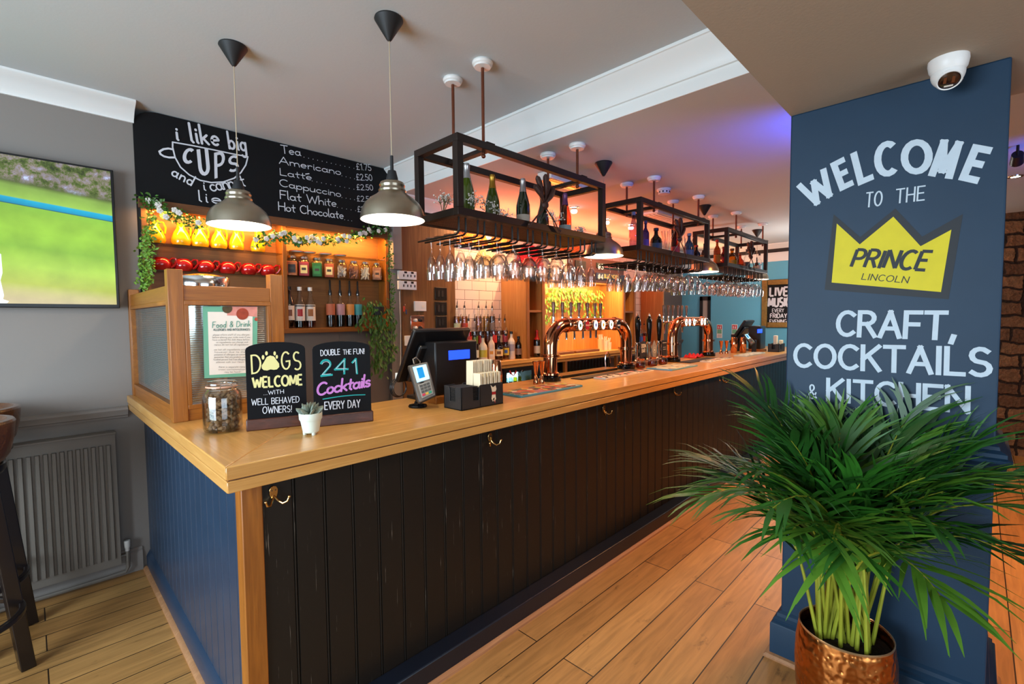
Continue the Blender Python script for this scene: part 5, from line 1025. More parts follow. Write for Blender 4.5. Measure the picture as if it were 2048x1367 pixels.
for a, b_ in (((1019,741),(1026,751)), ((1033,741),(1027,751))):
    p, q = P(*a, y=BF+.033), P(*b_, y=BF+.033); d = (q-p).normalized(); s = Vector((-d.z,0,d.x))*.016; cr_.poly([p+s*.7, p-s*.7, q-s*.3, q+s*.3])
obj('red_mark', cr_, flatc('#b8323a'), fr, 0, False, True)
for i in range(5):
    x = q0.x+.04+i*(q1.x-q0.x-.04)/4.6
    bottle(['small pale bottle at the left of the lit fridge', 'small pale blue bottle, second in the lit fridge', 'small pale bottle in the middle of the lit fridge', 'small yellow bottle, fourth in the lit fridge', 'small yellow bottle at the right of the lit fridge'][i], (x, BF+.16, q0.z-.189), .165, .024, 'tall', liq='#cfe2e2' if i < 3 else '#d8d04a', fill=.7, lab='#5f8fb8' if i < 3 else '#b8b83a', cap='#4a6a8a', group='bottles in the lit fridge')
sh = thing('glass_store', 'open oak shelf packed with tumblers under the back worktop', 'shelf', (4.9, 3.6, 0))
gx0, gx1 = X(1086), X(1240)
for px in (1086, 1134, 1236): obj('post', MB().box(X(px)-.018, X(px)+.018, BF+.04, BF+.08, 0, 1.085), M['oakz'], sh, .002, True, True)
obj('back', MB().box(gx0, gx1, YW-.04, YW-.02, 0, 1.085), M['blackm'], sh, 0, False, True)
obj('board', MB().box(gx0, gx1, BF+.06, YW-.04, .90, .92), M['darkoakx'], sh, 0, False, True)
tp = None
for i in range(15):
    for j in range(2):
        x = X(1140)+i*(X(1232)-X(1140))/14.5; lb = 'tumbler %s on the shelf under the back worktop, %s row' % (['at the left end','second','third','fourth','fifth','sixth','seventh','eighth','ninth','tenth','eleventh','twelfth','thirteenth','fourteenth','at the right end'][i], ('front','rear')[j])
        loc = (x, BF+.13+j*.09, .921)
        if tp is None: tp = obj('tumbler', MB().lathe([(0,.006),(.028,.0),(.038,.14),(.0365,.14),(.027,.008),(0,.008)], 14), thin('tumbler_glass', (.85,.85,.85), .02, 2.5, .5)); tag(tp, lb, 'glass', 'tumblers under the worktop'); tp.location = loc
        else: dup(tp, loc, None, lb)
# fittings on the oak wall panel left of the tiles
def plate(name, px0, py0, px1, py1, m, label, cat, d=.012, group=None, y=YW-.015, marks=()):
    a, b_ = P(px0, py0, y=y), P(px1, py1, y=y); t = thing(name, label, cat, ((a.x+b_.x)/2, y-d/2, b_.z), 0, group)
    obj('plate', MB().box(a.x, b_.x, y-d, y, b_.z, a.z), m, t, .003, True, True)
    for n_, u0, v0, u1, v1, mm in marks:
        w_, h_ = b_.x-a.x, a.z-b_.z
        obj(n_, MB().box(a.x+u0*w_, a.x+u1*w_, y-d-.003, y-d, b_.z+v0*h_, b_.z+v1*h_), mm, t, 0, False, True)
    return t
mk = [('switch', .30,.72,.44,.95,M['black']), ('switch', .68,.72,.82,.95,M['black'])]+[('pin_hole', u, .30, u+.05, .58, M['black']) for u in (.24,.46,.64,.86)]
plate('wall_socket', 794, 541, 830, 560, M['rosette'], 'white double socket, upper of the pair on the oak panel', 'socket', .03, 'white sockets', marks=mk)
plate('wall_socket', 794, 561, 830, 580, M['rosette'], 'white double socket, lower of the pair on the oak panel', 'socket', .03, 'white sockets', marks=mk)
plate('thermostat', 827, 602, 850, 622, M['rosette'], 'white square wall control right of the sockets', 'control', .025, marks=[('button', .55,.35,.8,.6,M['paper'])])
for px0, py0, px1, py1, lb in ((869,574,893,600,'uppermost black switch plate on the oak panel'), (869,603,893,630,'middle black switch plate on the oak panel'), (871,632,893,656,'lowest black switch plate, half behind the till')):
    plate('switch_plate', px0, py0, px1, py1, M['black'], lb, 'switch plate', .01, 'black switch plates', marks=[('rocker', .2+.3*i,.25,.4+.3*i,.75,M['blackm']) for i in range(2)])
plate('light_switch', 820, 631, 848, 662, M['steel'], 'chrome dimmer plate left of the black till', 'switch', .012, marks=[('rim', .06,.06,.94,.14,M['black'])])
kn = bpy.data.objects['light_switch']
for px, py in ((831,640),(841,640),(831,655),(841,655)):
    q = P(px, py, y=YW-.03); obj('dimmer_knob', MB().lathe([(.016,0),(.016,.012),(.011,.016),(0,.017)], 16, tuple(q), Matrix.Rotation(R(90), 3, 'X')), M['black'] if px > 835 else M['rosette'], kn, 0, True, True)
plate('blank_plate', 808, 671, 828, 690, M['rosette'], 'plain white plate low on the oak panel', 'plate', .012)
q = P(810, 612, y=YW-.035); ky = thing('key_bunch', 'bunch of keys with red and blue tags on the oak panel', 'keys', tuple(q))
obj('hook', MB().tube([(0,.02,.02),(0,0,.018),(0,-.003,.008)], .002, 6), M['steel'], ky); obj('tag', MB().box(-.022,0,-.004,.002,-.05,.0), flatc('#c0402a'), ky, .003); obj('tag', MB().box(.002,.018,-.005,.001,-.075,-.03), flatc('#2a3f6a'), ky, .003); obj('key', MB().box(-.005,.006,-.003,0,-.085,-.02), M['brass'], ky, .001)
cbl = thing('white_cable', 'white cable running down the wall beside the shelves', 'cable', tuple(P(800, 640, y=YW-.01)))
obj('wire', MB().tube([P(799, 582, y=YW-.012), P(801, 650, y=YW-.012), P(801, 715, y=YW-.012), P(800, 750, y=YW-.012)], .0035, 6), M['white'], cbl, 0, True, True)
# ---------------------------------------------------------------- on the bar top, near end
# biscuit jar
J = Vector((.562, 2.268, ZT)); t = thing('biscuit_jar', 'clip top glass jar of dog biscuits at the bar corner', 'jar', tuple(J))
obj('glass_body', MB().lathe([(0,.004),(.055,0),(.068,.006),(.073,.02),(.073,.145),(.068,.165),(.056,.178),(.053,.186),(.053,.192),(.050,.192),(.050,.186),(.064,.163),(.070,.145),(.070,.02),(.062,.009),(0,.008)], 36), M['jarglass'], t)
obj('lid', MB().lathe([(.058,.192),(.060,.198),(.058,.206),(.05,.212),(.02,.216),(0,.216)], 36), M['jarglass'], t)
obj('seal', MB().lathe([(.054,.186),(.059,.188),(.059,.193),(.054,.194)], 36, closed=True), flatc('#d9a58a', .4), t)
cl = MB().tube([(.056*math.cos(R(a)), .056*math.sin(R(a)), .178) for a in range(0, 360, 15)], .0016, 6, True)
cl.tube([(-.02,-.058,.175), (-.022,-.068,.19), (-.02,-.063,.205)], .0016, 6).tube([(.02,-.058,.175), (.022,-.068,.19), (.02,-.063,.205)], .0016, 6).tube([(-.03,-.055,.203), (0,-.064,.207), (.03,-.055,.203)], .0016, 6)
obj('wire_clip', cl, M['steel'], t)
bm_ = MB().tube([(-.016,0,0),(-.008,0,0),(.008,0,0),(.016,0,0)], [.0075,.006,.006,.0075], 10)
for sx in (-1, 1):
    for sy in (-1, 1): bm_.sphere((sx*.019, sy*.0065, 0), .009, 10, 6)
biscuit = mat('brown_biscuit', S('#7d5a38'), .75, var=.35, vscale=60, bump=.4, bscale=150); rs = random.Random(11); bo = None
for i in range(78):
    lay = i//9; a = rs.uniform(0, 6.28); r = .047*math.sqrt(rs.random()) if i % 3 == 0 else rs.uniform(.034, .047)
    loc = J+Vector((r*math.cos(a), r*math.sin(a), .020+lay*.0155+rs.uniform(-.003,.003)))
    if bo is None:
        bo = obj('dog_biscuit', bm_, biscuit); tag(bo, 'brown bone shaped dog biscuit piled inside the clip top glass jar', 'biscuit', 'dog biscuits in the glass jar'); o = bo
    else: o = dup(bo)
    o.location = loc; o.rotation_euler = (rs.uniform(-.7,.7), rs.uniform(-.9,.9), a+PI/2+rs.uniform(-.6,.6))
# two arched table chalkboards on wooden feet
U0 = Vector((.953, -.303, 0)); N0 = Vector((-.303, -.953, 0))
def tabletop_board(name, label, L, W, hz, hs):
    L = Vector(L); t = thing(name, label, 'chalkboard sign', tuple(L+U0*W/2))
    f = lambda a, b, d: L-t.location+U0*a+N0*(-d)+Vector((0,0,b))
    obj('foot', MB().prism([(0,0),(W,0),(W,.048),(0,.048)], f, .035), M['redwood'], t, .004)
    g = lambda a, b, d: L-t.location+U0*a+N0*(-.014-d)+Vector((0,0,b))
    pr = [(.006,.04),(W-.006,.04),(W-.006,hs)]+[(W/2+(W/2-.006)*math.cos(R(k)), hs+(hz-hs)*math.sin(R(k))**.85) for k in range(15, 180, 15)]+[(.006,hs)]
    obj('board', MB().prism(pr, g, .008), M['gloss2'], t, .001); return t, dict(o=tuple(L-N0*.0132), n=tuple(N0))
M['gloss2'] = mat('satin_chalkboard', (.005,.005,.006), .5, spec=.12)
of = tuple(N0*.0004)
Z6 = lambda x, y: (380+x*.19531, 660+y*.19531)
def wz(m, s, x0, y0, x1, y1, tx, ty, w, **kw): write_px(m, s, Z6(x0,y0), Z6(x1,y1), Z6(tx,ty), pl, w, of, **kw)
t, pl = tabletop_board('tabletop_chalkboard', 'arched chalkboard reading DOGS WELCOME beside the biscuit jar', (.622,2.172,ZT), .243, .372, .34)
l1 = MB()
for c, bl, br, tl in (('D',(628,452),(735,436),(618,252)), ('G',(935,412),(1032,398),(925,222)), ('S',(1058,415),(1145,405),(1045,220))): letter_px(l1, c, Z6(*bl), Z6(*br), Z6(*tl), pl, .0033, of)
def blob(m, pts): 
    m.poly([P(*Z6(*p), **pl)+Vector(of)*1.2 for p in pts])
blob(l1, [(735,360),(760,320),(785,275),(820,258),(860,268),(885,305),(912,340),(915,375),(890,400),(860,405),(825,400),(790,412),(755,408),(735,390)])
for cx, cy_, rx, ry in ((748,277,14,24), (783,236,14,22), (867,237,13,22), (889,272,12,20)): blob(l1, [(cx+rx*math.cos(R(k)), cy_+ry*math.sin(R(k))) for k in range(0, 360, 30)])
wz(l1, 'WELCOME', 645, 590, 1150, 555, 640, 485, .095, cap='flat', gap=.18)
obj('cream_lettering', l1, M['cream'], t, 0, False, True)
l1 = MB(); wz(l1, '...WITH', 755, 662, 960, 645, 755, 622, .06, gap=.2); wz(l1, 'WELL BEHAVED', 632, 768, 1118, 735, 630, 706, .05); wz(l1, 'OWNERS!', 745, 852, 1040, 835, 742, 785, .05)
obj('white_lettering', l1, M['chalk'], t, 0, False, True)
t, pl = tabletop_board('tabletop_chalkboard', 'arched chalkboard reading 241 Cocktails behind the small succulent', (.846,2.037,ZT), .256, .37, .338)
l1 = MB(); wz(l1, 'DOUBLE', 1340, 262, 1535, 248, 1335, 205, .06); wz(l1, 'THE', 1570, 248, 1650, 243, 1567, 200, .06); wz(l1, 'FUN!', 1675, 245, 1785, 240, 1672, 192, .06); wz(l1, 'EVERY DAY', 1380, 812, 1740, 785, 1380, 735, .06)
obj('white_lettering', l1, M['chalk'], t, 0, False, True)
l1 = MB()
for c, bl, br, tl in (('2',(1338,478),(1458,465),(1325,300)), ('4',(1475,455),(1618,450),(1478,290)), ('1',(1665,452),(1730,448),(1650,288))): letter_px(l1, c, Z6(*bl), Z6(*br), Z6(*tl), pl, .0042, of)
def zr(m, pts, w, k=1): 
    q = [P(*Z6(*p), **pl)+Vector(of)*k for p in pts]; O = q[0]; ribbon(m, [((p-O).dot(U0), p.z-O.z) for p in q], w, lambda a, b: O+U0*a+Vector((0,0,b)))
zr(l1, [(1362,705),(1450,690),(1550,675),(1680,663),(1792,660)], .0021)
obj('teal_lettering', l1, M['tealc'], t, 0, False, True)
l1 = MB(); of = tuple(N0*.001)
for c, bl, br, tl in (('2',(1350,455),(1440,448),(1345,322)), ('4',(1490,430),(1600,428),(1495,305)), ('1',(1678,440),(1712,438),(1668,300))): letter_px(l1, c, Z6(*bl), Z6(*br), Z6(*tl), pl, .0009, of)
obj('white_inline', l1, M['chalk'], t, 0, False, True); of = tuple(N0*.0004)
l1 = MB(); wz(l1, 'Cocktails', 1300, 668, 1840, 570, 1312, 545, .09, gap=.1, slant=.25)
obj('pink_lettering', l1, M['pink'], t, 0, False, True)
# succulent
t = thing('potted_succulent', 'small succulent in a pale mint footed pot', 'plant', (.792,1.930,ZT))
obj('pot', MB().lathe([(0,.008),(.026,.008),(.031,.012),(.039,.055),(.041,.06),(.044,.064),(.045,.088),(.042,.089),(.040,.08),(0,.078)], 28), mat('mint_glaze', S('#d3ded0'), .35), t)
for k in range(3): a = R(30+120*k); obj('pot_foot', MB().lathe([(.007,0),(.008,.012),(0,.012)], 10, (.024*math.cos(a), .024*math.sin(a), 0)), bpy.data.materials['mint_glaze'], t)
sm = mat('succulent_leaf', S('#7e8a7d'), .4, var=.4, vscale=30)
for ring, (n, tilt, ln, w) in enumerate(((7,22,.058,.015),(6,45,.045,.013),(4,68,.03,.010))):
    for k in range(n):
        a = 2*PI*k/n+ring*.5; d = Vector((math.cos(a)*math.cos(R(tilt)), math.sin(a)*math.cos(R(tilt)), math.sin(R(tilt)))); p0 = Vector((0,0,.082+ring*.008))
        obj('leaf', MB().tube([p0, p0+d*ln*.35, p0+d*ln*.7, p0+d*ln*.92+Vector((0,0,.003)), p0+d*ln+Vector((0,0,.006))], [.004,w*.8,w,w*.5,.001], 10, flat=.4), sm, t)
# card reader on its pole
t = thing('card_reader', 'grey card reader with a lit blue screen on a black pole', 'card reader', (1.43,2.105,ZT))
obj('base', MB().lathe([(0,0),(.048,0),(.05,.006),(.046,.013),(.02,.018),(.016,.03),(0,.03)], 32), M['gloss'], t); obj('pole', MB().lathe([(.0125,.02),(.0125,.15),(0,.15)], 20), M['black'], t)
nr = Vector((-.42,-.80,.42)).normalized(); oc = Vector((1.455, 2.045, 1.275))
def reader(t, corners, o, n, thick=.035):
    n = Vector(n).normalized(); q = [P(*c, o=o, n=n) for c in corners]
    f = lambda u, v, d=0: (q[0]*(1-u)+q[1]*u)*(1-v)+(q[3]*(1-u)+q[2]*u)*v+n*d
    def slabq(name, u0, u1, v0, v1, d0, d1, m, bev=.003):
        mb = MB(); pts = [f(u0,v0,d0), f(u1,v0,d0), f(u1,v1,d0), f(u0,v1,d0), f(u0,v0,d1), f(u1,v0,d1), f(u1,v1,d1), f(u0,v1,d1)]
        mb.add(pts, ((0,3,2,1),(4,5,6,7),(0,1,5,4),(1,2,6,5),(2,3,7,6),(3,0,4,7))); return obj(name, mb, m, t, bev, True, True)
    gm = flatc('#6b6660', .35); slabq('body', 0,1,0,1,-thick,0, flatc('#3a3735', .4), .008); slabq('face', .06,.94,.02,.98,0,.003, gm, .004)
    sc_ = slabq('screen', .20,.86,.08,.50,.003,.005, mat('lit_blue_screen', S('#9fd8ee'), .3, emis=1.0), 0)
    slabq('screen_picture', .36,.66,.13,.42,.005,.0055, mat('lit_deep_blue', S('#0f6fa8'), .3, emis=.8), 0)
    slabq('keypad', .20,.86,.56,.93,.003,.010, flatc('#8d8a84', .4), .003)
    for r in range(4):
        for c in range(3): slabq('key', .27+c*.18, .42+c*.18, .60+r*.078, .655+r*.078, .010, .0125, flatc(['#4a4a48','#4a4a48','#4a4a48','#b8324a'][r] if c == 0 else ['#4a4a48','#4a4a48','#4a4a48',('#c9a23a','#2a8a6a')[c-1]][r], .4), 0)
    return f
reader(t, ((815,730),(856,722),(873,790),(838,806)), oc, nr)
obj('bracket', MB().box(-.018,.02,-.055,.0,.09,.14), M['black'], t, .004); obj('lead', MB().tube([P(828,727,y=2.08), P(826,718,y=2.10), P(832,714,y=2.12), P(840,722,y=2.14), P(842,745,y=2.15)], .003, 6), flatc('#8a857e'), t, 0, True, True)
# till with monitor, printer and customer display
def till(label, x0, x1, yt, yb2, zt, zb, px0, px1, py, pz, disp, bb, foot):
    t = thing('till', label, 'till', (x0, yb2, ZT))
    v = Vector((0, yb2-yt, zb-zt)).normalized(); n = Vector((0, -v.z, v.y)) if v.z < 0 else Vector((0, v.z, -v.y)); n = Vector((0, v.z, -v.y)); n = n if n.y < 0 else -n
    def sl(name, a0, a1, s0, s1, d0, d1, m, bev):
        L = (Vector((0,yb2-yt,zb-zt))).length; mb = MB(); f = lambda a, s, d: Vector((a, yt, zt))+v*(s*L)-n*d
        pts = [f(a0,s0,d0), f(a1,s0,d0), f(a1,s1,d0), f(a0,s1,d0), f(a0,s0,d1), f(a1,s0,d1), f(a1,s1,d1), f(a0,s1,d1)]
        mb.add(pts, ((0,3,2,1),(4,5,6,7),(0,1,5,4),(1,2,6,5),(2,3,7,6),(3,0,4,7))); obj(name, mb, m, t, bev, True, True)
    sl('monitor', x0, x1, 0, 1, 0, .03, M['black'], .008); sl('monitor_back', x0+.05, x1-.05, .25, .95, -.03, 0, M['black'], .012); sl('screen', x0+.012, x1-.012, .03, .97, .03, .032, M['gloss'], 0)
    mx = (x0+x1)/2
    obj('stand', MB().box(mx-.07, mx+.07, yb2-.12, yb2+.04, ZT, zb+.12), M['black'], t, .01, True, True)
    obj('stand_foot', MB().box(mx-.12, mx+.12, yb2-.14, yb2+.03, ZT, ZT+.02), M['black'], t, .004, True, True)
    obj('printer', MB().box(px0, px1, py, py+.15, bb, pz), M['black'], t, .008, True, True)
    d0, d1 = P(*disp[0], y=py), P(*disp[1], y=py)
    obj('customer_display', MB().box(d0.x, d1.x, py-.003, py+.002, d1.z, d0.z), mat('lit_blue_display', S('#1a3bf0'), .3, emis=2.2), t, 0, False, True)
    if foot: obj('wooden_block', MB().box(px0-.02, px0+.16, py-.03, py+.14, ZT, bb), M['oakx'], t, .002, True, True)
    return t
pq = P(870, 684, y=2.12); pr_ = P(954, 682, y=2.12)
till('black till near the bar corner, its back turned, with a blue display', P(830,655,y=2.17).x, P(943,653,y=2.17).x, 2.17, 2.36, 1.535, 1.235, pq.x, pr_.x, 2.12, pq.z, ((897,701),(939,716)), ZT+.04, True)
# napkin caddy
def caddy(label, x0, x1, y0, y1, h, parts=True):
    t = thing('napkin_caddy', label, 'napkin caddy', ((x0+x1)/2, (y0+y1)/2, ZT)); m = MB(); th = .005; xm = x0+(x1-x0)*.42
    m.box(x0, x1, y0, y1, 0, th)
    nt_ = [(0,.0),(1,.0),(1,1),(.44,1),(.42,.95),(.41,.88),(.40,.35),(.27,.35),(.26,.9),(.24,1),(0,1)]
    m.prism([(x0+(x1-x0)*a, h*b) for a, b in nt_], lambda a, b, d: (a, y0+d, b), th); m.prism([(x0+(x1-x0)*a, h*b) for a, b in nt_], lambda a, b, d: (a, y1-th+d, b), th)
    n2 = [(0,0),(1,0),(1,1),(.72,1),(.66,.9),(.66,.35),(.34,.35),(.34,.9),(.28,1),(0,1)]
    m.prism([(y0+(y1-y0)*a, h*b) for a, b in n2], lambda a, b, d: (x0+d, a, b), th); m.box(x1-th, x1, y0, y1, 0, h).box(xm, xm+th, y0, y1, 0, h*.9)
    m.v = [tuple(Vector(p)-Vector((t.location.x, t.location.y, 0))) for p in m.v]; obj('tray', m, M['blackm'], t, .001); return t
CX0, CX1, CY0, CY1 = 1.512, 1.806, 1.842, 1.985
t = caddy('black bar caddy of napkins standing at the front edge near the till', CX0, CX1, CY0, CY1, .118)
pl = dict(y=CY0-.0008)
for nm, c, pts in (('logo_cream', '#e2d3b4', [(981,769),(986,774),(991,770),(993,777),(991,783),(984,783),(983,777)]), ('logo_red', '#a31d22', [(984,783),(991,782),(992,788),(984,789)]), ('logo_ring', '#e2d3b4', [(984,789),(991,788),(992,797),(990,803),(987,800),(986,803),(983,797)]), ('logo_dark', '#0d0d0d', [(985.5,793),(989,792),(989.5,797),(986,801)]), ('logo_tip', '#b3272c', [(988,800),(991,796),(990.5,806)])):
    quad(nm, pts, flatc(c), t)
nap = None; rs = random.Random(5)
for k in range(16):
    o = obj('black_napkin', MB().box(0,.112,0,.125,0,.004), flatc('#161515', .9)) if nap is None else dup(nap); nap = nap or o
    if k == 0: tag(o, 'black paper napkin in the flat stack at the left of the caddy', 'napkin', 'black napkins in the caddy')
    o.location = (CX0+.006, CY0+.008, ZT+.007+k*.0068); o.rotation_euler = (0,0,0)
nap = None
for row, (y, n, pa, pb, top) in enumerate(((1.935,17,928,980,722), (1.872,15,944,992,747))):
    a, b_ = P(pa, top, y=y), P(pb, top, y=y); x0 = max(a.x, CX0+.135); x1 = min(b_.x, CX1-.012)
    for k in range(n):
        zt_ = a.z; hh = zt_-ZT-.008
        o = obj('cream_napkin', MB().box(-.0025,.0025,-.0275,.0275,0,hh), M['kraft'], None, .001); 
        tag(o, 'folded cream napkin upright in the %s row of the caddy' % ('taller rear','shorter front')[row], 'napkin', 'cream napkins in the %s row' % ('rear','front')[row])
        x = x0+(x1-x0)*k/(n-1); o.location = (x, y, ZT+.007); o.rotation_euler = (0, rs.uniform(-.035,.05), 0)
# copper shakers and jiggers
def shaker(x, y, lb, h=.205, c='copper', grp='copper shakers near the caddy'):
    t = thing('cocktail_shaker', lb, 'cocktail shaker', (x, y, ZT), 0, grp)
    obj('tin', MB().lathe([(0,0),(.034,0),(.036,.004),(.043,h*.55),(.0435,h*.56)], 28), M[c], t); obj('upper_tin', MB().lathe([(.0425,h*.54),(.0425,h*.56),(.035,h-.006),(.033,h),(0,h)], 28), M[c], t)
shaker(2.035, 2.14, 'tall copper cocktail shaker standing right of the napkin caddy'); shaker(1.90, 2.16, 'copper cocktail shaker half hidden behind the cream napkins', .20); shaker(1.945, 2.25, 'red copper shaker between the napkins and the tall shaker', .20)
def jigger(x, y, lb, grp):
    t = thing('jigger', lb, 'jigger', (x, y, ZT), 0, grp); obj('small_cup', MB().lathe([(.021,0),(.0215,.003),(.012,.05),(.006,.062)], 24), M['copper'], t); obj('large_cup', MB().lathe([(.006,.062),(.011,.075),(.0235,.158),(.025,.16),(.0235,.162),(.010,.08),(0,.075)], 24), M['copper'], t)
jigger(2.487, 2.205, 'copper jigger left of the near tap tower', 'jiggers by the near tap tower'); jigger(2.545, 2.20, 'copper jigger right next to the near tap tower', 'jiggers by the near tap tower')
jigger(6.02, 2.26, 'left copper jigger at the far end of the bar', 'jiggers at the far end'); jigger(6.09, 2.22, 'right copper jigger at the far end of the bar', 'jiggers at the far end')
shaker(6.28, 2.20, 'copper shaker left of the far till', .20, 'copper', 'copper shakers at the far end'); shaker(6.40, 2.13, 'copper shaker right in front of the far till', .20, 'copper', 'copper shakers at the far end')
# bar runners and mats
def patchmat(name, cols, scale, dark=None):
    m, n, l, b = base(name); tc = n.new('ShaderNodeTexCoord'); vo = n.new('ShaderNodeTexVoronoi'); vo.inputs['Scale'].default_value = scale; l.new(tc.outputs['Object'], vo.inputs['Vector'])
    sx = n.new('ShaderNodeSeparateColor'); l.new(vo.outputs['Color'], sx.inputs[0]); cr = n.new('ShaderNodeValToRGB'); cr.color_ramp.interpolation = 'CONSTANT'
    while len(cr.color_ramp.elements) < len(cols): cr.color_ramp.elements.new(.5)
    for i, (el, c) in enumerate(zip(cr.color_ramp.elements, cols)): el.position = i/len(cols); el.color = (*S(c), 1)
    l.new(sx.outputs[0], cr.inputs[0]); l.new(cr.outputs[0], b.inputs['Base Color']); b.inputs['Roughness'].default_value = .6; return m
M['food'] = patchmat('runner_print', ['#c9682e','#b83a2a','#2a2018','#c9b13a','#8a4a2a','#d8cfae','#3f6a5a','#b06a7a'], 26); M['bw'] = patchmat('runner_stripes', ['#1a1512','#d9cdb4','#c23a2a','#d9cdb4','#2a211b','#cfc3a8'], 24); M['pale'] = patchmat('runner_pale', ['#cfd0be','#b8b39a','#9a8a6a','#6a8a96','#d8cfae'], 22)
def runner(label, x0, x1, y0, y1, top, edge, h=.012, group=None, name='bar_runner'):
    t = thing(name, label, 'bar mat', ((x0+x1)/2, (y0+y1)/2, ZT), 0, group); cx, cy_ = (x0+x1)/2, (y0+y1)/2
    obj('mat', MB().box(x0-cx, x1-cx, y0-cy_, y1-cy_, 0, h), edge, t, .002); obj('printed_top', MB().box(x0-cx+.008, x1-cx-.008, y0-cy_+.008, y1-cy_-.008, h, h+.002), top, t)
teal_e = flatc('#4f8f9e', .5)
runner('teal edged bar runner printed with food, in front of the near tap tower', 2.0, 2.60, 1.885, 2.09, M['food'], teal_e)
runner('long black rubber bar mat between the near tap pillars', 2.88, 3.72, 2.09, 2.20, M['blackm'], M['blackm'], .006, name='rubber_mat'); runner('black and cream striped bar runner in front of the rubber mat', 3.0, 3.74, 1.965, 2.075, M['bw'], flatc('#d8d0c2'))
runner('pale blue edged bar runner in front of the hand pumps', 3.86, 4.39, 1.86, 2.10, M['pale'], flatc('#6aa0b4', .5)); runner('black rubber mat in front of the far tap tower', 4.62, 5.35, 2.03, 2.17, M['blackm'], M['blackm'], .006, name='rubber_mat')
runner('cream striped bar runner in front of the far tap tower', 4.80, 5.40, 1.90, 2.015, M['bw'], flatc('#d8d0c2')); runner('pale green bar runner before the far till', 5.76, 6.42, 1.87, 2.02, M['pale'], flatc('#b9c9c4', .5))
M['stripe'] = mat('copper_grille', S('#b8835a'), .3, .9)
def tray(label, x0, x1, y0, y1):
    t = thing('drip_tray', label, 'drip tray', ((x0+x1)/2, (y0+y1)/2, ZT)); L = x1-x0; m = MB(); n = 34
    obj('tray', MB().box(-L/2, L/2, (y0-y1)/2, (y1-y0)/2, 0, .006).box(-L/2, L/2, (y0-y1)/2, (y0-y1)/2+.004, 0, .02).box(-L/2, L/2, (y1-y0)/2-.004, (y1-y0)/2, 0, .02), M['black'], t)
    for k in range(n): x = -L/2+L*(k+.5)/n; m.box(x-.005, x+.005, (y0-y1)/2+.004, (y1-y0)/2-.004, .012, .02)
    obj('grille', m, M['stripe'], t)
tray('slotted copper drip tray under the near tap tower', 2.86, 3.64, 2.26, 2.39)
# ---------------------------------------------------------------- beer tap towers
def letters_on(m, s, c, h, wd, nrm=Vector((0,-1,0)), w=.1): write(m, s, Vector(c)+Vector((-wd/2,0,-h/2)), Vector((1,0,0)), Vector((0,0,h)), w, fit=wd, lift=nrm*.0008, cap='flat')
def tower(label, xa, xb, hpx, badges, rad=.052, y=2.25, zt=1.545):
    t = thing('beer_tower', label, 'beer tap tower', ((xa+xb)/2, y, ZT)); L = wloc(t); loc = lambda x, yy, z: Vector((x, yy, z))-L
    er = .16; pts = [loc(xa, y, ZT+.035), loc(xa, y, zt-er)]+[loc(xa+er-er*math.cos(R(a)), y, zt-er+er*math.sin(R(a))) for a in range(15, 91, 15)]+[loc(xb-er+er*math.sin(R(a)), y, zt-er+er*math.cos(R(a))) for a in range(0, 91, 15)]+[loc(xb, y, ZT+.035)]
    obj('pipe', MB().tube(pts, rad, 24), M['copper'], t)
    for x in (xa, xb):
        obj('base', MB().lathe([(0,0),(.078,0),(.08,.006),(.078,.036),(.066,.04),(0,.04)], 32, loc(x, y, ZT)), M['gloss'], t)
        obj('base_collar', MB().lathe([(rad,.04),(rad+.014,.045),(rad+.012,.058),(rad,.064)], 28, loc(x, y, ZT)), M['copper'], t)
        f = MB().lathe([(rad,0),(rad+.022,.002),(rad+.022,.009),(rad,.011)], 28, loc(x, y, 1.31)); f.lathe([(rad,.013),(rad+.022,.015),(rad+.022,.022),(rad,.024)], 28, loc(x, y, 1.31)); obj('flange', f, M['copper'], t)
    for x in (xa+er+.03, xb-er-.03): obj('joint_ring', MB().lathe([(rad,-.012),(rad+.006,-.01),(rad+.006,.01),(rad,.012)], 24, loc(x, y, zt), Matrix.Rotation(R(90), 3, 'Y')), M['copper'], t)
    for px in hpx:
        x = P(px, 630, y=y+.06).x
        hd = obj('tap_handle', MB().lathe([(.009,0),(.010,.01),(.0075,.02),(.010,.04),(.0145,.105),(.013,.112),(0,.113)], 14, loc(x, y+.06, zt+.065)), M['handle'], t)
        obj('tap_body', MB().lathe([(.013,0),(.015,.02),(.012,.036),(.012,.062),(.008,.066)], 14, loc(x, y+.06, zt)).tube([loc(x, y+.04, zt), loc(x, y+.085, zt), loc(x, y+.105, zt-.03), loc(x, y+.107, zt-.12)], .009, 8), M['steel'], t)
    for px, c1, c2, txt, ty in badges:
        x = P(px, 650, y=y-rad-.02).x; yy = y-rad-.024
        b = obj('badge', MB().lathe([(0,.0),(.040,.0),(.042,.004),(.042,.018),(.034,.022),(0,.022)], 26, loc(x, yy+.022, zt-.005), Matrix.Diagonal((.72,1,1)).to_3x3() @ Matrix.Rotation(R(90), 3, 'X')), M['steel'], t)
        em = mat('lit_badge_'+c1.strip('#'), S(c1), .25, emis=1.5 if c1 in ('#f4f6f0','#eef4fb','#f3f0e0') else .5)
        obj('badge_face', MB().lathe([(0,.0),(.036,.0)], 26, loc(x, yy-.0012, zt-.005), Matrix.Diagonal((.72,1,1)).to_3x3() @ Matrix.Rotation(R(90), 3, 'X')), em, t)
        mk_ = MB()
        if txt: letters_on(mk_, txt, loc(x, yy-.0016, zt-.005+ty), .013, .046)
        else: mk_.lathe([(0,.0),(.016,.0)], 16, loc(x, yy-.002, zt-.005), Matrix.Diagonal((.72,1,1)).to_3x3() @ Matrix.Rotation(R(90), 3, 'X'))
        obj('badge_mark', mk_, flatc(c2), t)
M['handle'] = mat('tap_handle_bronze', S('#6a4a40'), .25, .7)
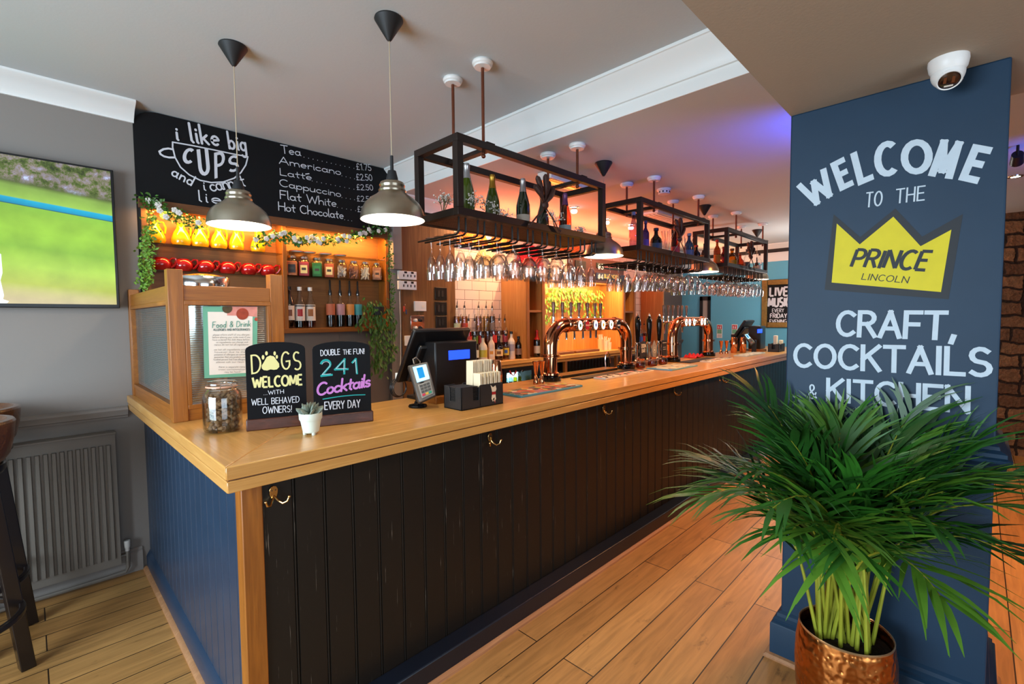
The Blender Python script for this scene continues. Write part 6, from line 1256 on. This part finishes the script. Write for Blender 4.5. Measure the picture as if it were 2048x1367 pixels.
bd1 = [(1160,'#f4f6f0','#3f6a3a',None,0), (1174,'#8a1a22','#d9a090','PRAVHA',0), (1191,'#eef4fb','#5a6fc0',None,0), (1206,'#f3f0e0','#d8b41a',None,0), (1222,'#f4f6f0','#7fae9a',None,0), (1237,'#12181c','#e6e6e6','GUINNESS',-.008)]
tower('copper beer tap tower nearest the till, carrying seven taps', 2.70, 3.765, (1107,1125,1142,1158,1175,1190,1201), bd1)
bd2 = [(1372,'#f4f6f0','#4f8a5a',None,0), (1379,'#eef4fb','#2a3f6a',None,0), (1388,'#f4f6f0','#5a8a3a',None,0), (1403,'#f4f6f0','#c23a2a',None,0), (1409,'#f3f0e0','#c9b83a',None,0), (1414,'#12181c','#d9b83a',None,0)]
tower('far copper beer tap tower with six bright handles', 4.68, 5.60, (1327,1337,1346,1356,1364,1373), bd2)
# hand pumps with jars of ale before them
pb = thing('pump_plinth', 'low brown plinth carrying the three hand pumps', 'plinth', (4.15, 2.30, ZT)); obj('block', MB().box(-.30,.30,-.05,.08,0,.035), M['darkoakx'], pb, .004)
def pump(x, clip, lb, sq):
    t = thing('hand_pump', lb, 'hand pump', (x, 2.32, ZT+.036), 0, 'hand pumps between the tap towers')
    obj('pump_body', MB().lathe([(.03,0),(.03,.01),(.022,.02),(.02,.15),(.026,.165),(.022,.185),(.014,.19),(0,.19)], 20), M['steel'], t)
    obj('handle', MB().lathe([(.016,.19),(.018,.21),(.022,.26),(.027,.34),(.026,.40),(.018,.43),(.008,.44),(0,.44)], 18), M['gloss'], t); obj('handle_cap', MB().lathe([(.012,.436),(.013,.445),(.006,.455),(.007,.462),(0,.468)], 14), M['steel'], t)
    yy = -.06
    if sq == 0: pr = [(-.055,.02),(.06,.03),(.065,.15),(.03,.175),(0,.185),(-.03,.172),(-.05,.15)]
    elif sq == 1: pr = [(0,.0),(.035,.03),(.05,.08),(.045,.12),(.02,.155),(0,.18),(-.02,.155),(-.045,.12),(-.05,.08),(-.035,.03)]
    else: pr = [(0,.0),(.035,.02),(.05,.06),(.052,.17),(.045,.175),(-.045,.175),(-.052,.17),(-.05,.06),(-.035,.02)]
    k = obj('pump_clip', MB().prism([(a, b+.02) for a, b in pr], lambda a, b, d: (a, yy+d, b), .008), flatc(clip, .4), t, .001)
    obj('clip_bracket', MB().box(-.012,.012,yy+.008,-.015,.09,.12), M['steel'], t)
    m = MB()
    if sq == 0:
        letters_on(m, 'DOOM', (.008, yy, .155), .034, .078, w=.09); letters_on(m, 'BAR', (.006, yy, .11), .034, .06, w=.09)
    elif sq == 1: m.lathe([(.026,0),(.030,0)], 24, (0, yy-.001, .105), Matrix.Rotation(R(90), 3, 'X')).lathe([(0,0),(.012,0)], 14, (0, yy-.001, .105), Matrix.Rotation(R(90), 3, 'X'))
    else: m.box(-.04,.04,yy-.001,yy,.165,.17).box(-.03,.03,yy-.001,yy,.12,.124).box(-.03,.03,yy-.001,yy,.10,.104)
    obj('clip_lettering', m, flatc('#d9d4c6'), t)
def alejar(x, lb):
    t = thing('ale_jar', lb, 'jar', (x, 2.17, ZT), 0, 'ale jars before the hand pumps')
    obj('glass_body', MB().lathe([(0,.003),(.034,0),(.042,.006),(.044,.03),(.042,.06),(.034,.072),(.034,.078)], 22), M['jarglass'], t); obj('ale', MB().lathe([(0,.006),(.032,.005),(.040,.01),(.0415,.03),(.040,.052),(0,.052)], 20), tint('#d98a1e'), t); obj('lid', MB().lathe([(.036,.074),(.037,.09),(.034,.093),(0,.094)], 22), M['copper'], t)
for (px, clip, sq, lb), (jx, jl) in zip(((1275,'#2a2320',0,'hand pump with a square dark clip, nearest of three'), (1298,'#8f8a80',1,'hand pump with a grey pointed oval clip, middle of three'), (1318,'#1a1c1c',2,'hand pump with a black shield clip, farthest of three')), ((1281,'glass jar of amber ale, nearest of three'), (1305,'glass jar of amber ale, middle of three'), (1326,'glass jar of amber ale, farthest of three'))):
    pump(P(px, 690, y=2.32).x, clip, lb, sq); alejar(P(jx, 718, y=2.17).x, jl)
t = thing('sink_tap', 'slim chrome swan neck tap left of the hand pumps', 'tap', (3.62, 2.37, ZT)); obj('neck', MB().tube([(0,0,0),(-.01,0,.08),(.0,0,.13),(.03,0,.155),(.06,0,.13),(.075,0,.05)], .006, 8), M['steel'], t); obj('base', MB().lathe([(0,0),(.014,0),(.012,.02),(0,.02)], 14), M['steel'], t)
t = thing('bar_cloth', 'crumpled red bar cloth left of the far tap pillar', 'cloth', (5.28, 2.28, ZT)); m = MB(); rs = random.Random(9); n = 12
for i in range(n+1):
    for j in range(n+1): m.v.append((-.12+.24*i/n, -.07+.14*j/n, .008+.05*abs(math.sin(i*.9)*math.cos(j*.8+i*.3))*(1-abs(2*i/n-1)**3)))
m.f = [(i*(n+1)+j, (i+1)*(n+1)+j, (i+1)*(n+1)+j+1, i*(n+1)+j+1) for i in range(n) for j in range(n)]; o = obj('fabric', m, flatc('#c01f2a', .8), t, ang=80); o.modifiers.new('thickness', 'SOLIDIFY').thickness = .004
# far till, reader and caddy
a = P(1505, 652, y=2.25)
till('black till at the far end of the bar beside the framed poster', 6.62, 6.98, 2.17, 2.36, 1.535, 1.235, 6.72, 6.93, 2.02, 1.47, ((1515,658),(1524,665)), ZT+.03, True)
t = thing('card_reader', 'card reader propped on a stand at the far till', 'card reader', (6.52, 2.02, ZT)); obj('stand', MB().box(-.02,.02,-.01,.04,0,.16), M['black'], t, .004)
nr2 = Vector((-.75,-.35,.5)); reader(t, ((1487,668),(1494,666),(1511,684),(1502,690)), Vector((6.50,2.0,1.32)), nr2, .03)
t = caddy('black napkin caddy at the far end of the bar', 6.72, 6.98, 1.80, 1.93, .105)
for x, y, h, lb in ((6.87,1.88,.20,'tall block of cream napkins in the far caddy'), (6.92,1.83,.14,'short block of cream napkins in the far caddy')):
    o = obj('napkin_block', MB().box(-.028,.028,-.02,.02,0,h), M['kraft'], None, .002); tag(o, lb, 'napkins'); o.location = (x, y, ZT+.007)
# coiled black leads behind the near till
t = thing('cable_coil', 'coil of black cable behind the till on the bar end', 'cable', tuple(P(800, 775, y=2.44))); m = MB()
for k in range(3): m.tube([(.045*math.cos(R(a))*(1+.1*k), .01*k, .05*math.sin(R(a))*(1+.08*k)) for a in range(0, 360, 20)], .003, 6, True)
obj('coil', m, M['black'], t); obj('plug', MB().box(-.02,.02,-.01,.02,.05,.09), M['white'], t, .004)
# ---------------------------------------------------------------- palm in a hammered copper pot
PC = Vector((2.185, .333, 0)); rs = random.Random(21)
pm = thing('potted_palm', 'bushy green palm in a hammered copper pot before the blue pillar', 'potted plant', tuple(PC))
obj('pot', MB().lathe([(0,0),(.125,0),(.145,.02),(.162,.12),(.168,.22),(.165,.30),(.155,.372),(.1535,.376),(.150,.372),(.158,.30),(.15,.28)], 56), M['copperh'], pm)
obj('pot_rim', MB().lathe([(.151,.371),(.1545,.371),(.1555,.378),(.1525,.381),(.1505,.378)], 56, closed=True), flatc('#d9b58a', .3, .9), pm)
sm_ = MB(); 
for r, z in (): pass
obj('soil', MB().lathe([(.151,.325),(.11,.335),(.06,.345),(0,.348)], 32), M['soil'], pm)
def clampx(p):
    w_ = p+PC
    if -.18 < w_.y < .74:
        lim = 2.372 if (w_.z > 1.0 and w_.z < 1.16) or w_.z < .26 else 2.405
        if w_.x > lim-.03: w_.x = lim-.03+.03*(1-math.exp(-(w_.x-lim+.03)/.10))*.9
    if w_.z < .02: w_.z = .02
    return w_-PC
def frond(k, az, t0, t1, L, leafL):
    n = 14; p = Vector((rs.uniform(-.085,.085), rs.uniform(-.085,.085), .34)); pts = [p.copy()]; d = L/n; tang = []
    for i in range(n):
        f = (i/(n-1)); tl = R(t0+(t1-t0)*max(0, (f-.25)/.75)**1.4); v = Vector((math.cos(az)*math.sin(tl), math.sin(az)*math.sin(tl), math.cos(tl))); p = p+v*d; pts.append(p.copy()); tang.append(v)
    tang.append(tang[-1])
    pts = [clampx(q) for q in pts]
    st = MB().tube(pts, [.0075-.006*i/n for i in range(n+1)], 6); lf = MB(); s0 = .40; m = 18
    for i in range(m):
        f = s0+(1-s0)*i/(m-1); x = f*n; j = min(int(x), n-1); c = pts[j].lerp(pts[j+1], x-j); t = tang[j]
        side = t.cross(Vector((0,0,1))); side = side.normalized() if side.length > .05 else Vector((math.sin(az), -math.cos(az), 0))
        up = side.cross(t).normalized()
        g = math.sin(PI*min(1, .18+.75*(i/(m-1))))
        for s in (-1, 1):
            ll = leafL*(.55+.5*g)*rs.uniform(.85,1.15); ang = R(rs.uniform(38,58)-24*(i/(m-1)))
            dv = (t*math.cos(ang)+side*s*math.sin(ang)+up*rs.uniform(.02,.28)).normalized(); w_ = .0092*rs.uniform(.8,1.2); q = c.copy(); vs = []
            for b in range(5):
                ww = (w_*.5, w_, w_*.9, w_*.55, .0006)[b]; cr = dv.cross(up); cr = cr.normalized() if cr.length > .01 else side
                vs += [clampx(q+cr*ww), clampx(q-cr*ww)]
                q = q+dv*(ll/4); dv = (dv+Vector((0,0,-.10-.08*b*rs.uniform(.2,1.3)))).normalized()
            lf.add(vs, [(2*b, 2*b+1, 2*b+3, 2*b+2) for b in range(4)])
    o = obj('frond', lf, M[('palm','palm2','palm','palm3','palm2')[k % 5]], pm, 0, True, ang=80); o['kind'] = 'thing'
    obj('stalk', st, M['palmst'], o)
    del o['kind']
for k in range(40):
    az = 2*PI*k*.381966; lay = k/40
    toward = math.cos(az)                                # +x runs into the pillar: keep those steeper
    if lay < .38: t0, t1, L = rs.uniform(3,10), rs.uniform(28,60), rs.uniform(.72,.86)
    elif lay < .75: t0, t1, L = rs.uniform(6,16), rs.uniform(70,105), rs.uniform(.78,.98)
    else: t0, t1, L = rs.uniform(8,20), rs.uniform(95,130), rs.uniform(.80,1.0)
    if toward > .45: t1 *= .6; t0 *= .5
    frond(k, az, t0, t1, L, rs.uniform(.27,.35))
# ---------------------------------------------------------------- ceiling fittings and the far wall
q = P(1897, 118, z=ZS); t = thing('security_camera', 'white domed security camera on the soffit above the pillar', 'camera', (q.x, q.y, ZS))
obj('base', MB().lathe([(0,0),(.055,0),(.056,-.012),(.052,-.035),(.046,-.045)], 36), M['rosette'], t); ax = Vector((-.62,-.12,-.77)).normalized(); mt = ax.to_track_quat('Z','Y').to_matrix()
obj('ball', MB().sphere((0,0,-.05), .047, 28, 16), M['rosette'], t); obj('lens_ring', MB().lathe([(.034,.034),(.037,.04),(.033,.046),(.030,.044)], 28, (0,0,-.05), mt), M['rosette'], t)
obj('lens', MB().lathe([(.031,.040),(.02,.046),(0,.048)], 28, (0,0,-.05), mt), mat('dark_lens', S('#2a1410'), .05, coat=1), t)
mk_ = MB(); R2 = mt
for a, b in ((-.012,.004),(.010,.004)): mk_.add([R2 @ Vector((a+u*.004, b+v*.011, .0475))+Vector((0,0,-.05)) for u, v in ((-1,-1),(1,-1),(1,1),(-1,1))], [(0,1,2,3)])
obj('sensor', mk_, flatc('#6a3a22', .3), t); mk_ = MB(); mk_.add([R2 @ Vector((u*.012, -.018+v*.003, .0465))+Vector((0,0,-.05)) for u, v in ((-1,-1),(1,-1),(1,1),(-1,1))], [(0,1,2,3)]); obj('light_bar', mk_, flatc('#d8cfc0'), t)
q = P(1328, 378, z=ZL); t = thing('smoke_detector', 'white smoke detector on the ceiling above the middle rack', 'smoke detector', (q.x, q.y, ZL)); obj('base', MB().lathe([(0,0),(.06,0),(.06,-.014),(.052,-.018),(.05,-.04),(.046,-.044),(0,-.044)], 30), M['rosette'], t)
gr = MB()
for k in range(10): a = R(36*k); gr.box(-.006,.006,-.052,-.049,-.036,-.022, Matrix.Rotation(a, 4, 'Z'))
obj('vent_slot', gr, M['blackm'], t)
a, b_ = P(1165, 347, z=ZL-.06), P(1213, 368, z=ZL-.06); t = thing('ceiling_heater', 'white rectangular infrared heater on the ceiling behind the nearest rack', 'heater', ((a.x+b_.x)/2, 2.42, ZL))
obj('casing', MB().box(-.28,.28,-.07,.07,-.06,0), M['rosette'], t, .004); obj('element', MB().tube([(-.24,0,-.064),(.24,0,-.064)], .007, 8), mat('heater_element', S('#ff9a4a'), .4, emis=1.6), t); obj('reflector', MB().box(-.26,.26,-.05,.05,-.062,-.059), M['brass'], t)
q = P(1320, 432, z=ZL); t = thing('air_vent', 'white ceiling air vent beyond the middle rack', 'vent', (q.x, q.y, ZL)); obj('frame', MB().box(-.30,.30,-.13,.13,-.025,0), M['rosette'], t, .004)
for k in range(5): obj('louvre', MB().box(-.26,.26,-.10+k*.045,-.075+k*.045,-.032,-.025), M['rosette'], t)
for i, (px, py, lb) in enumerate(((1148, 418, 'small lit spotlight on the ceiling behind the nearest rack'), (1213, 441, 'small lit spotlight between the nearest and middle racks'), (1262, 452, 'small lit spotlight behind the middle rack'))):
    q = P(px, py, z=ZL-.02); t = thing('ceiling_spotlight', lb, 'spotlight', (q.x, q.y, ZL), 0, 'spotlights over the back bar'); obj('ring', MB().lathe([(.028,0),(.05,0),(.05,-.008),(.03,-.012)], 24), M['steel'], t)
    obj('bracket', MB().tube([(.0,0,0),(.0,0,-.03)], .012, 10), M['steel'], t); obj('bulb', MB().lathe([(0,-.03),(.03,-.03),(.034,-.045),(.024,-.06),(0,-.064)], 20), M['bulb2'], t)
    lamp('spot_light', 'SPOT', (q.x, q.y, ZL-.09), 45, (1.0,.58,.28), .03, aim=(q.x-.1, 3.75, 1.3), spot_size=R(105), spot_blend=.6)
q = P(2036, 290, z=ZL); t = thing('track_spotlight', 'small black ceiling spotlight right of the pillar', 'spotlight', (q.x, q.y, ZL)); obj('head', MB().lathe([(0,.0),(.03,0),(.035,.09),(0,.09)], 18, (0,0,-.06), Matrix.Rotation(R(115), 3, 'Y')), M['black'], t); obj('stem', MB().tube([(0,0,0),(0,0,-.07)], .008, 8), M['black'], t)
q = P(2031, 352, z=ZL); t = thing('downlight', 'small bright ceiling downlight beside the pillar edge', 'spotlight', (q.x, q.y, ZL)); obj('ring', MB().lathe([(.03,0),(.05,0),(.048,-.008),(.03,-.008)], 20), M['steel'], t); obj('bulb', MB().lathe([(0,-.01),(.03,-.006),(.03,0)], 16), M['bulb'], t)
# live music poster in a gilt frame
pl = dict(x=XF-.03); ya, yb_ = 2.478, 1.90; za, zb_ = 2.172, 1.415
t = thing('framed_poster', 'gilt framed black LIVE MUSIC poster on the teal wall', 'poster', (XF-.02, (ya+yb_)/2, zb_)); gm = mat('old_gilt', S('#8a6f3a'), .4, .6, var=.4, vscale=30, bump=.6, bscale=60)
obj('frame', MB().box(XF-.045,XF,yb_,yb_+.085,zb_,za).box(XF-.045,XF,ya-.085,ya,zb_,za).box(XF-.045,XF,yb_+.085,ya-.085,zb_,zb_+.085).box(XF-.045,XF,yb_+.085,ya-.085,za-.085,za), gm, t, .01, True, True)
obj('poster', MB().box(XF-.02,XF-.015,yb_+.08,ya-.08,zb_+.08,za-.08), M['board'], t, 0, False, True)
of = (-.002,0,0); Z5 = lambda x, y: (1380+x*.13166, 540+y*.13166); pl = dict(x=XF-.0205); l1 = MB()
def z5(s, x0, y0, x1, y1, ty, w): write_px(l1, s, Z5(x0,y0), Z5(x1,y1), Z5(x0,ty), pl, w, of, cap='flat')
z5('LIVE', 1215, 390, 1485, 385, 265, .11); z5('MUSIC', 1192, 552, 1520, 548, 425, .11); z5('EVERY', 1250, 640, 1425, 638, 585, .07); z5('FRIDAY', 1220, 724, 1470, 722, 662, .10); z5('EVENING', 1212, 804, 1465, 802, 750, .09)
obj('lettering', l1, M['chalk'], t, 0, False, True)
# fire action signs
for px, lb in ((1439, 'left red and green fire safety sign on the teal wall'), (1469, 'right red and green fire safety sign on the teal wall')):
    q = P(px, 662, x=XF-.006); t = thing('fire_sign', lb, 'sign', (XF-.005, q.y, q.z), 0, 'fire signs on the teal wall'); h, w_ = .115, .045
    obj('panel', MB().box(-.003,.005,-w_,w_,-h,h), M['rosette'], t); obj('red_panel', MB().box(-.0045,-.003,-w_+.008,w_-.008,.035,h-.01), flatc('#c01f2a'), t); obj('green_panel', MB().box(-.0045,-.003,-w_+.008,w_-.008,-.04,.03), flatc('#6fae8f'), t)
    obj('pictogram', MB().box(-.006,-.0045,.012,.024,.045,.09).box(-.006,-.0045,-.022,-.004,.045,.075).sphere((-.005,-.013,.088), .008, 8, 5, (.3,1,1)), M['rosette'], t)
    m = MB()
    for k in range(4): m.box(-.0045,-.003,-w_+.01,w_-.012,-.06-k*.013,-.055-k*.013)
    obj('small_print', m, flatc('#a8907f'), t)
bpy.context.view_layer.update()
